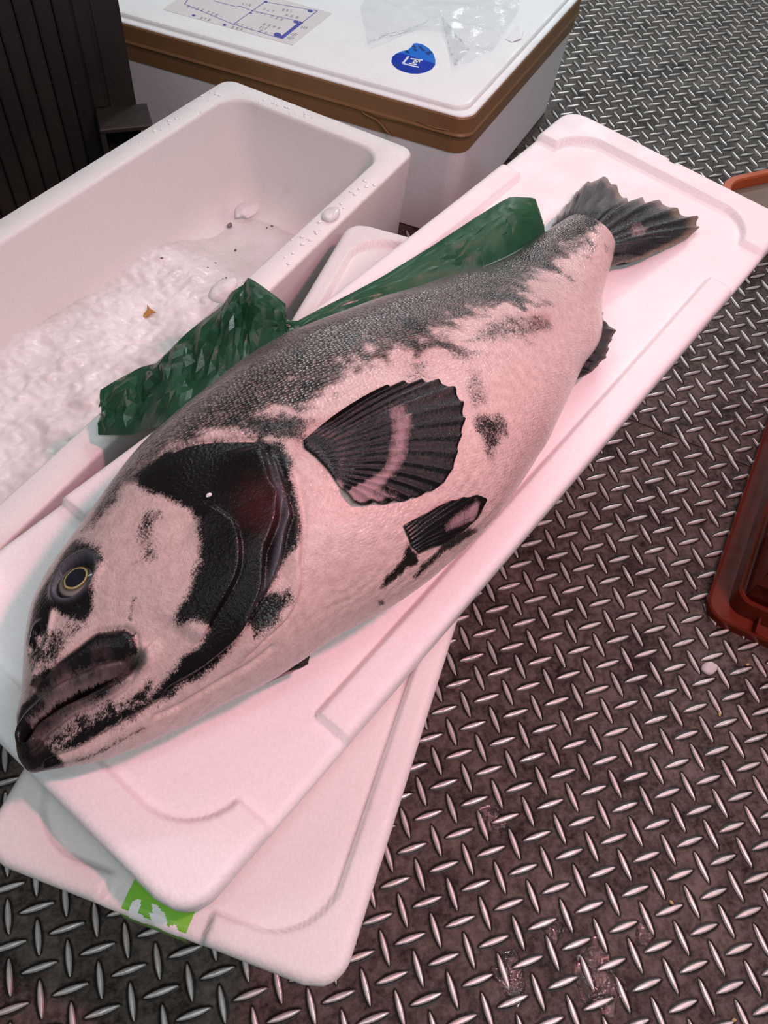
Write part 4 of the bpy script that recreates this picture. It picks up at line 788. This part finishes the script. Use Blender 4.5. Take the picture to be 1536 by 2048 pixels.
ixm = local(FF['memb1'], 0.8); dm, sm_, pm_ = curve_sd(Xg[ixm], Qg[ixm], FF['memb1']); lid_ring[ixm] = np.maximum(lid_ring[ixm], 0.8 * np.exp(-((dm - 0.15) / 0.09) ** 2) * (sm_ < 0) * sstep(0.0, 0.2, pm_) * sstep(1.0, 0.6, pm_))
# soft muscle modelling and sagging belly wrinkles
disp += np.where(UPS, (fbm(Xg * 0.5, Qg * 0.5, 5.0, 2) - 0.37) * 0.16 * sstep(9, 12, Xg), 0)
wr = np.sin((Qg + 0.25 * np.sin(Xg * 1.7)) * 16 + wob * 9) * sstep(-3.9, -4.6, Qg) * sstep(5, 7, Xg) * sstep(16, 12, Xg); disp += 0.008 * wr
dark = np.maximum(dark, 1.05 * (1 - sstep(-0.05, 0.30, Xg + 0.10 * wob)))
disp *= sstep(0.0, 0.10, wk / wk.max())[:, None] * 0.0 + np.minimum(1, (Xg - FX0) / 0.35)
# apply along ring normals
dY = np.gradient(Yg, axis=1); dZ = np.gradient(Zg, axis=1); nl = np.hypot(dY, dZ) + 1e-9; ny, nz = dZ / nl, -dY / nl
sgn_ = np.where((ny * (Yg - (fD(Xg) + fV(Xg)) / 2) + nz * (Zg - fLift(Xg) - 0.45 * fT_(Xg))) < 0, -1, 1)
Yd = Yg + ny * sgn_ * disp; Zd = Zg + nz * sgn_ * disp
Vb = fworld(Xg, Yd, Zd).reshape(-1, 3)
F = [(i * NP + j, (i + 1) * NP + j, (i + 1) * NP + (j + 1) % NP, i * NP + (j + 1) % NP) for i in range(NX - 1) for j in range(NP)]
F.append(tuple((NX - 1) * NP + j for j in range(NP))); F.append(tuple(range(NP - 1, -1, -1)))

def mat_skin():
    t = NT('fish_skin'); xq = t.attr('xq', 'Vector'); dk, gr, rd, hd, lr = t.attr('dark'), t.attr('grey'), t.attr('red'), t.attr('scaly'), t.attr('lidring')
    n1 = t.noise(xq, 3.2, 8, 0.72); n2 = t.noise(xq, 13.0, 5, 0.75); n3 = t.noise(xq, 28.0, 3, 0.7)
    nn = t.math('ADD', t.math('MULTIPLY', n1, 0.30), t.math('ADD', t.math('MULTIPLY', n2, 0.38), t.math('MULTIPLY', n3, 0.32)))
    # scales: rows of overlapping cells
    mp = t.node('ShaderNodeMapping'); t.put(mp.inputs[0], xq); mp.inputs['Scale'].default_value = (7.6, 10.4, 1.0); mp.inputs['Rotation'].default_value = (0, 0, 0.35)
    sc = t.voro(mp.outputs[0], 1.0, 'F1', 'Distance', 0.62); scm = t.math('MULTIPLY', sc, hd)
    pale = t.mix(t.remap(n1, 0.35, 0.65), (0.50, 0.385, 0.36), (0.68, 0.55, 0.52))
    scale_dot = t.math('MULTIPLY', t.remap(sc, 0.30, 0.62), hd)
    greyc = t.mix(t.remap(t.math('ADD', nn, t.math('MULTIPLY', scale_dot, -0.19)), 0.30, 0.60), (0.018, 0.015, 0.013), (0.24, 0.19, 0.17))
    c = t.mix(t.remap(t.math('ADD', gr, t.math('MULTIPLY', t.math('SUBTRACT', nn, 0.5), 2.2)), 0.25, 0.80), pale, greyc)
    c = t.mix(t.math('MULTIPLY', rd, t.remap(nn, 0.38, 0.6, 0.3, 0.9)), c, (0.30, 0.045, 0.045))
    m = t.remap(t.math('ADD', dk, t.math('MULTIPLY', t.math('SUBTRACT', nn, 0.5), 2.6)), 0.36, 0.66)
    c = t.mix(m, c, t.mix(t.math('MULTIPLY', rd, 0.75), t.mix(n1, (0.002, 0.0018, 0.002), (0.010, 0.008, 0.0085)), (0.060, 0.009, 0.010)))
    fl = t.math('MULTIPLY', t.remap(t.noise(xq, 16.0, 3, 0.7), 0.67, 0.72), 0.6); c = t.mix(t.math('MULTIPLY', fl, t.remap(m, 0, 1, 0.7, 0.0)), c, (0.05, 0.04, 0.04))
    lp = t.attr('lip'); c = t.mix(t.math('MULTIPLY', lp, t.remap(n1, 0.35, 0.68, 0.98, 0.80)), c, t.mix(t.remap(t.noise(xq, 1.1, 3), 0.50, 0.68), (0.010, 0.009, 0.011), (0.10, 0.066, 0.068)))
    c = t.mix(t.math('MULTIPLY', lr, 0.55), c, (0.16, 0.16, 0.20))
    fine = t.noise(xq, 10.0, 3, 0.6)
    h = t.math('ADD', t.math('MULTIPLY', scm, -1.7), t.math('MULTIPLY', fine, 0.55))
    BN = t.bump(h, 0.42, 0.0030)
    t.set(Base_Color=c, Roughness=t.remap(n2, 0.3, 0.7, 0.20, 0.36), Specular_IOR_Level=t.math('ADD', 0.14, t.math('MULTIPLY', hd, 0.4)), Coat_Weight=t.math('ADD', 0.45, t.math('MULTIPLY', hd, 0.55)), Coat_Roughness=t.math('ADD', 0.08, t.math('MULTIPLY', hd, 0.10)), Coat_Normal=BN,
          Normal=BN, Subsurface_Weight=0.06, Subsurface_Radius=(0.006, 0.003, 0.0025)); return t.m
M_SKIN = mat_skin()
body = obj('body', Vb, F, M_SKIN, fish, smooth=True); me = body.data
attr(me, 'dark', np.clip(dark, 0, 1.3).ravel()); attr(me, 'grey', grey.ravel()); attr(me, 'red', red.ravel()); attr(me, 'lip', np.clip(lip * sstep(-0.35, 0.35, Xg + 0.6), 0, 1).ravel()); attr(me, 'lidring', lid_ring.ravel())
attr(me, 'scaly', (sstep(7.5, 10.5, Xg + 0.9 * np.maximum(Qg, 0)) * (0.25 + 0.75 * grey)).ravel())
attrv(me, 'xq', np.stack([Xg, Qg, 0 * Xg], -1).reshape(-1, 3))

# ---- eye: cornea dome with dark pupil, thin gold ring and smoky iris
def mat_eye():
    t = NT('fish_eye'); r = t.attr('rad'); n = t.noise(t.geo(), 260, 3)
    cr = t.node('ShaderNodeValToRGB'); e = cr.color_ramp; t.put(cr.inputs[0], t.math('ADD', r, t.math('MULTIPLY', t.math('SUBTRACT', n, 0.5), 0.05)))
    e.elements[0].position = 0.0; e.elements[0].color = (0.012, 0.014, 0.022, 1); e.elements[1].position = 1.0; e.elements[1].color = (0.02, 0.018, 0.02, 1)
    for p, c in ((0.50, (0.010, 0.012, 0.020)), (0.53, (0.44, 0.40, 0.14)), (0.58, (0.36, 0.32, 0.14)), (0.63, (0.035, 0.03, 0.026)), (0.76, (0.22, 0.20, 0.17)), (0.86, (0.20, 0.19, 0.18)), (0.93, (0.02, 0.02, 0.022))):
        x = e.elements.new(p); x.color = (*c, 1)
    t.set(Base_Color=cr.outputs[0], Roughness=0.10, Coat_Weight=0.2, Coat_Roughness=0.03, Specular_IOR_Level=0.3); return t.m
k = int(np.argmin((np.where(UPS, (Xg - ex) ** 2 + (Qg - eq) ** 2, 1e9)))); i0, j0 = divmod(k, NP)
P0 = Vector(fworld(Xg[i0, j0], Yg[i0, j0], Zg[i0, j0]).tolist()); N0 = Vector((FY[0] * ny[i0, j0] * sgn_[i0, j0], FY[1] * ny[i0, j0] * sgn_[i0, j0], nz[i0, j0] * sgn_[i0, j0])).normalized()
N0 = (N0 - Vector((FA[0], FA[1], 0)) * 0.16).normalized()
A0 = Vector((FA[0], FA[1], 0)); A0 = (A0 - N0 * A0.dot(N0)).normalized(); B0 = N0.cross(A0)
V, F, RR = [], [], []
nr_, nc2 = 14, 40
for i in range(nr_):
    r = 0.60 * i / (nr_ - 1)
    for j in range(nc2):
        a = 2 * math.pi * j / nc2; p = P0 + A0 * (r * math.cos(a) * 1.0) + B0 * (r * math.sin(a) * 0.97) + N0 * (-0.26 + 0.26 * math.sqrt(max(0, 1 - (r / 0.66) ** 2)))
        V.append(tuple(p)); RR.append(r / 0.60)
F = [(i * nc2 + j, (i + 1) * nc2 + j, (i + 1) * nc2 + (j + 1) % nc2, i * nc2 + (j + 1) % nc2) for i in range(nr_ - 1) for j in range(nc2)]
eye = obj('eye', V, F, mat_eye(), fish, smooth=True); attr(eye.data, 'rad', RR); eye['label'] = 'dark eye with a thin gold ring'

# ---- fins
def mat_fin():
    t = NT('fish_fin'); dk = t.attr('dark'); rs_ = t.attr('ray'); pos = t.attr('xq', 'Vector'); n1 = t.noise(pos, 5.0, 6, 0.7); n2 = t.noise(pos, 30.0, 3)
    v = t.math('ADD', dk, t.math('MULTIPLY', t.math('SUBTRACT', t.math('ADD', t.math('MULTIPLY', n1, 0.6), t.math('MULTIPLY', n2, 0.4)), 0.5), 0.9))
    c = t.mix(t.remap(v, 0.36, 0.66), (0.34, 0.235, 0.25), (0.004, 0.003, 0.004)); c = t.mix(t.math('MULTIPLY', t.attr('edge'), t.remap(n2, 0.3, 0.6, 0.2, 0.9)), c, (0.26, 0.20, 0.15))
    BN = t.bump(t.math('ADD', t.math('MULTIPLY', n1, 1.4), t.math('MULTIPLY', rs_, 1.0)), 0.5, 0.0024)
    t.set(Base_Color=c, Roughness=t.remap(n2, 0.3, 0.7, 0.16, 0.30), Coat_Weight=0.6, Coat_Roughness=0.12, Coat_Normal=BN, Specular_IOR_Level=0.2, Normal=BN); return t.m
M_FIN = mat_fin()
def resample(P, n):
    P = np.array(P, float); s = np.concatenate([[0], np.cumsum(np.linalg.norm(np.diff(P, axis=0), axis=1))]); t = np.linspace(0, s[-1], n)
    return np.column_stack([np.interp(t, s, P[:, k]) for k in range(P.shape[1])])
def fin(name, base, tip, rays, zf, darkf, thick=0.07, ridge=0.05, jag=0.12, seed=1, nt=40, sub=6, edge=0.0, bow=0.0):
    """sheet of rays between a base line and an outer margin (fish-plane x,y); zf(x,y,t) is the height"""
    rr = np.random.RandomState(seed); nR = rays * sub + 1; B = resample(base, nR); T_ = resample(tip, nR); s = np.linspace(0, 1, nR)
    ray = (0.5 + 0.5 * np.cos(2 * math.pi * s * rays)) ** 2; jg = np.interp(s * rays, np.arange(rays + 1), rr.rand(rays + 1)) * jag + (1 - ray) * jag * 0.6
    t = np.linspace(0, 1, nt); tt = t[None, :] * (1 - jg[:, None])
    if bow: mid = (B + T_) / 2
    Xf = B[:, :1] + (T_[:, :1] - B[:, :1]) * tt; Yf = B[:, 1:2] + (T_[:, 1:2] - B[:, 1:2]) * tt
    Zf = zf(Xf, Yf, t[None, :] + 0 * Xf) + ridge * (ray[:, None] - 0.5) * np.minimum(1, t[None, :] * 3)
    top = fworld(Xf, Yf, Zf); bot = fworld(Xf, Yf, Zf - thick * (1 - 0.6 * t[None, :]))
    n = nR * nt; V = np.concatenate([top.reshape(-1, 3), bot.reshape(-1, 3)]); F = []; ix = lambda i, j: i * nt + j
    for i in range(nR - 1):
        for j in range(nt - 1): F += [(ix(i, j), ix(i, j + 1), ix(i + 1, j + 1), ix(i + 1, j)), (n + ix(i, j), n + ix(i + 1, j), n + ix(i + 1, j + 1), n + ix(i, j + 1))]
    for i in range(nR - 1): F.append((ix(i, nt - 1), n + ix(i, nt - 1), n + ix(i + 1, nt - 1), ix(i + 1, nt - 1))); F.append((ix(i + 1, 0), n + ix(i + 1, 0), n + ix(i, 0), ix(i, 0)))
    for j in range(nt - 1): F.append((ix(0, j + 1), n + ix(0, j + 1), n + ix(0, j), ix(0, j))); F.append((ix(nR - 1, j), n + ix(nR - 1, j), n + ix(nR - 1, j + 1), ix(nR - 1, j + 1)))
    o = obj(name, V, F, M_FIN, fish, smooth=True); me = o.data; dk = darkf(s[:, None] + 0 * tt, t[None, :] + 0 * tt, Xf, Yf)
    attr(me, 'dark', np.tile(dk.ravel(), 2)); attr(me, 'ray', np.tile((ray[:, None] + 0 * tt).ravel(), 2)); attr(me, 'edge', np.tile((edge * sstep(0.86, 0.98, t[None, :] + 0 * tt)).ravel(), 2)); q = np.stack([Xf, Yf, 0 * Xf], -1).reshape(-1, 3); attrv(me, 'xq', np.tile(q, (2, 1)))
    return o
pec = FF['pec_xy']; tipP = [pec[k] for k in range(4, 18)]; tipP = [pec[3]] + tipP
baseP = [(9.80, -1.42), (9.66, -1.60), (9.66, -2.0), (9.60, -2.5), (9.45, -3.1)]
def pec_dark(s, t, x, y):
    band = np.exp(-((t - 0.55 + 0.12 * (s - 0.4)) / 0.10) ** 2) * sstep(0.08, 0.35, s)
    low = sstep(0.66, 0.95, s) * sstep(0.25, 0.5, t) * (1 - sstep(0.86, 0.98, t) * 0.8)
    return 0.98 - 0.58 * band - 0.62 * low - 0.75 * sstep(0.72, 0.98, s) * sstep(0.35, 0.0, t)
fin('pectoral_fin', baseP, tipP, 15, lambda x, y, t: ztop(x, y) + 0.08 + 0.22 * np.sin(t * math.pi * 0.75) * (0.35 + 0.65 * sstep(-4.9, -2.6, y)), pec_dark, 0.10, 0.15, 0.02, 3, 46, 8)
pv = FF['pelvic_xy']
def pv_dark(s, t, x, y): return 0.95 - 0.55 * np.exp(-((s - 0.62) / 0.13) ** 2) * sstep(0.25, 0.6, t) * sstep(1.0, 0.85, t) - 0.25 * wob_f(x, y)
def wob_f(x, y): return sstep(0.45, 0.6, fbm(x * 2.4, y * 5, 2.0, 3))
fin('pelvic_fin', [pv[0], pv[12], pv[11]], [pv[2], pv[3], pv[4], pv[5], pv[6], pv[7], pv[8], pv[9], pv[10]], 9, lambda x, y, t: ztop(x, np.maximum(y, fV(x) + 0.06)) + 0.10 + 0.12 * t, pv_dark, 0.08, 0.04, 0.04, 5, 34, 6)
tb = FF['tailbase']; tl_ = FF['tail']
tb2 = [(28.9, 1.15), (29.2, 0.75), (29.25, 0.2), (29.3, -0.4), (29.25, -0.9), (28.9, -1.35)]
tt2 = [tl_[0], tl_[2], tl_[4], tl_[5], tl_[6], tl_[7], tl_[8], tl_[9], tl_[10], tl_[11], tl_[12], tl_[13], tl_[14], tl_[15], tl_[16], tl_[17], tl_[18], tl_[20], tl_[22]]
def tail_z(x, y, t): return 1.25 - 0.45 * t + 0.30 * np.sin(math.pi * np.clip(t, 0, 1)) - 0.05 * np.abs(y + 0.3) + 0.10 * np.sin(y * 1.7 + x)
def tail_dark(s, t, x, y): return 0.97 - 0.5 * np.exp(-((x - 32.6) / 0.9) ** 2 - ((y + 1.55) / 0.55) ** 2) - 0.25 * np.exp(-((x - 33.6) / 1.0) ** 2 - ((y + 0.2) / 0.7) ** 2)
fin('tail_fin', tb2, tt2, 19, tail_z, tail_dark, 0.16, 0.10, 0.05, 9, 52, 7, edge=1.0)
an = [(p[0], p[1] - (0.30 if 0 < k_ < 8 else 0.05)) for k_, p in enumerate(FF['anal'])]; ab_ = FF['analbase']
fin('anal_fin', [(p[0], p[1] + 0.25) for p in ab_], an, 10, lambda x, y, t: 1.15 - 0.30 * t, lambda s, t, x, y: 0.45 + 0.5 * sstep(0.1, 0.5, t), 0.10, 0.06, 0.10, 12, 26, 6, edge=0.5)
sp = FF['spine']; fin('anal_spine', [sp[0], (sp[0][0] + 0.25, sp[0][1])], [sp[1], sp[2]], 3, lambda x, y, t: 1.0 - 0.2 * t, lambda s, t, x, y: 0.75 + 0 * s, 0.06, 0.05, 0.25, 4, 14, 5)
p2 = FF['pec2']; fin('far_pectoral_fin', [p2[0], p2[6]], [p2[1], p2[2], p2[3], p2[4], p2[5]], 5, lambda x, y, t: 0.85 - 0.15 * t, lambda s, t, x, y: 0.9 - 0.6 * sstep(0.55, 0.8, s), 0.08, 0.05, 0.05, 6, 20, 6)
# small white flake stuck on the gill cover
cx_, cy_ = 6.94, -0.62; wz = float(ztop(cx_, cy_)) + 0.12; pw = fworld(cx_, cy_, wz)
tag(obj('white_flake', *lump_vf(pw, 0.09, 0.06, 0.05, 0.4, 77, 9, 6), M_FOAM), 'tiny white flake stuck to the gill cover of the fish', 'flake')

# ================================================================ crumpled green sheet
def mat_sheet():
    t = NT('green_wrap_film'); g = t.geo(); n = t.noise(g, 24, 4); c = t.mix(t.remap(n, 0.3, 0.7), (0.006, 0.048, 0.026), (0.018, 0.090, 0.046))
    t.set(Base_Color=c, Roughness=t.remap(n, 0.3, 0.7, 0.20, 0.38), Specular_IOR_Level=0.38, Normal=t.bump(t.noise(g, 60, 4, 0.6, 1.0), 0.25, 0.003))
    tr = t.node('ShaderNodeBsdfTranslucent'); tr.inputs[0].default_value = (0.16, 0.42, 0.16, 1); mx = t.node('ShaderNodeMixShader'); mx.inputs[0].default_value = 0.18
    t.t.links.new(t.b.outputs[0], mx.inputs[1]); t.t.links.new(tr.outputs[0], mx.inputs[2]); t.t.links.new(mx.outputs[0], t.out.inputs[0]); return t.m
na_ = len(DATA['sheet']['a']); NSH = 84; nt = 13; st_ = np.linspace(0, na_ - 1, NSH)
A3 = np.column_stack([np.interp(st_, np.arange(na_), np.array(DATA['sheet']['a'])[:, k]) for k in range(3)])
B3 = np.column_stack([np.interp(st_, np.arange(na_), np.array(DATA['sheet']['b'])[:, k]) for k in range(3)])
t = np.linspace(0, 1, nt)[None, :, None]
G = A3[:, None, :] * (1 - t) + B3[:, None, :] * t
ss = np.linspace(0, 1, NSH)[:, None] + 0 * t[:, :, 0]; tq = t[:, :, 0] + 0 * ss; hump_ = np.sin(np.pi * np.clip(tq, 0, 1))
wdt = np.linalg.norm(A3 - B3, axis=1)[:, None]; lumpy = sstep(0.62, 0.52, ss)
G[:, :, 2] += hump_ * 0.26 * np.clip(wdt, 0.4, 3.0) * (0.55 + 0.45 * lumpy) + 0.12
def crease(x, y, z, k): return np.abs(fbm(x * k, y * k, z, 2) - 0.375)
G[:, :, 2] -= hump_ * (crease(G[:, :, 0], G[:, :, 1], 3.0, 0.55) * 2.4 * (0.2 + 0.8 * lumpy) + crease(G[:, :, 0] + 9, G[:, :, 1] * 1.2, 7.0, 1.1) * 1.0 * (0.3 + 0.7 * lumpy))
rsx = np.random.RandomState(21); J = (rsx.rand(NSH, nt, 3) - 0.5) * np.array([0.22, 0.22, 0.26]) * (0.25 + 0.75 * lumpy)[:, :, None] * hump_[:, :, None]
G += J
# three long pleats where the sheet is gathered
for c_, wd_, dp_ in ((0.10, 0.020, 0.5), (0.235, 0.022, 0.6), (0.40, 0.02, 0.7)):
    G[:, :, 2] -= dp_ * np.exp(-((ss - c_ - 0.05 * (tq - 0.5)) / wd_) ** 2) * hump_
V = G.reshape(-1, 3); F = []
for i in range(NSH - 1):
    for j in range(nt - 1):
        a, b, c, d = i * nt + j, i * nt + j + 1, (i + 1) * nt + j + 1, (i + 1) * nt + j
        F += [(a, b, c), (a, c, d)] if rsx.rand() < 0.5 else [(a, b, d), (b, c, d)]
sheet = obj('green_sheet', V, F, mat_sheet(), smooth=False); tag(sheet, 'crumpled dark green plastic sheet tucked along the back of the fish', 'sheet')
sheet.data.polygons.foreach_set('use_smooth', [True] * len(sheet.data.polygons)); sheet.data.set_sharp_from_angle(angle=math.radians(14))

for o in bpy.data.objects:
    if '_o' in o: del o['_o']
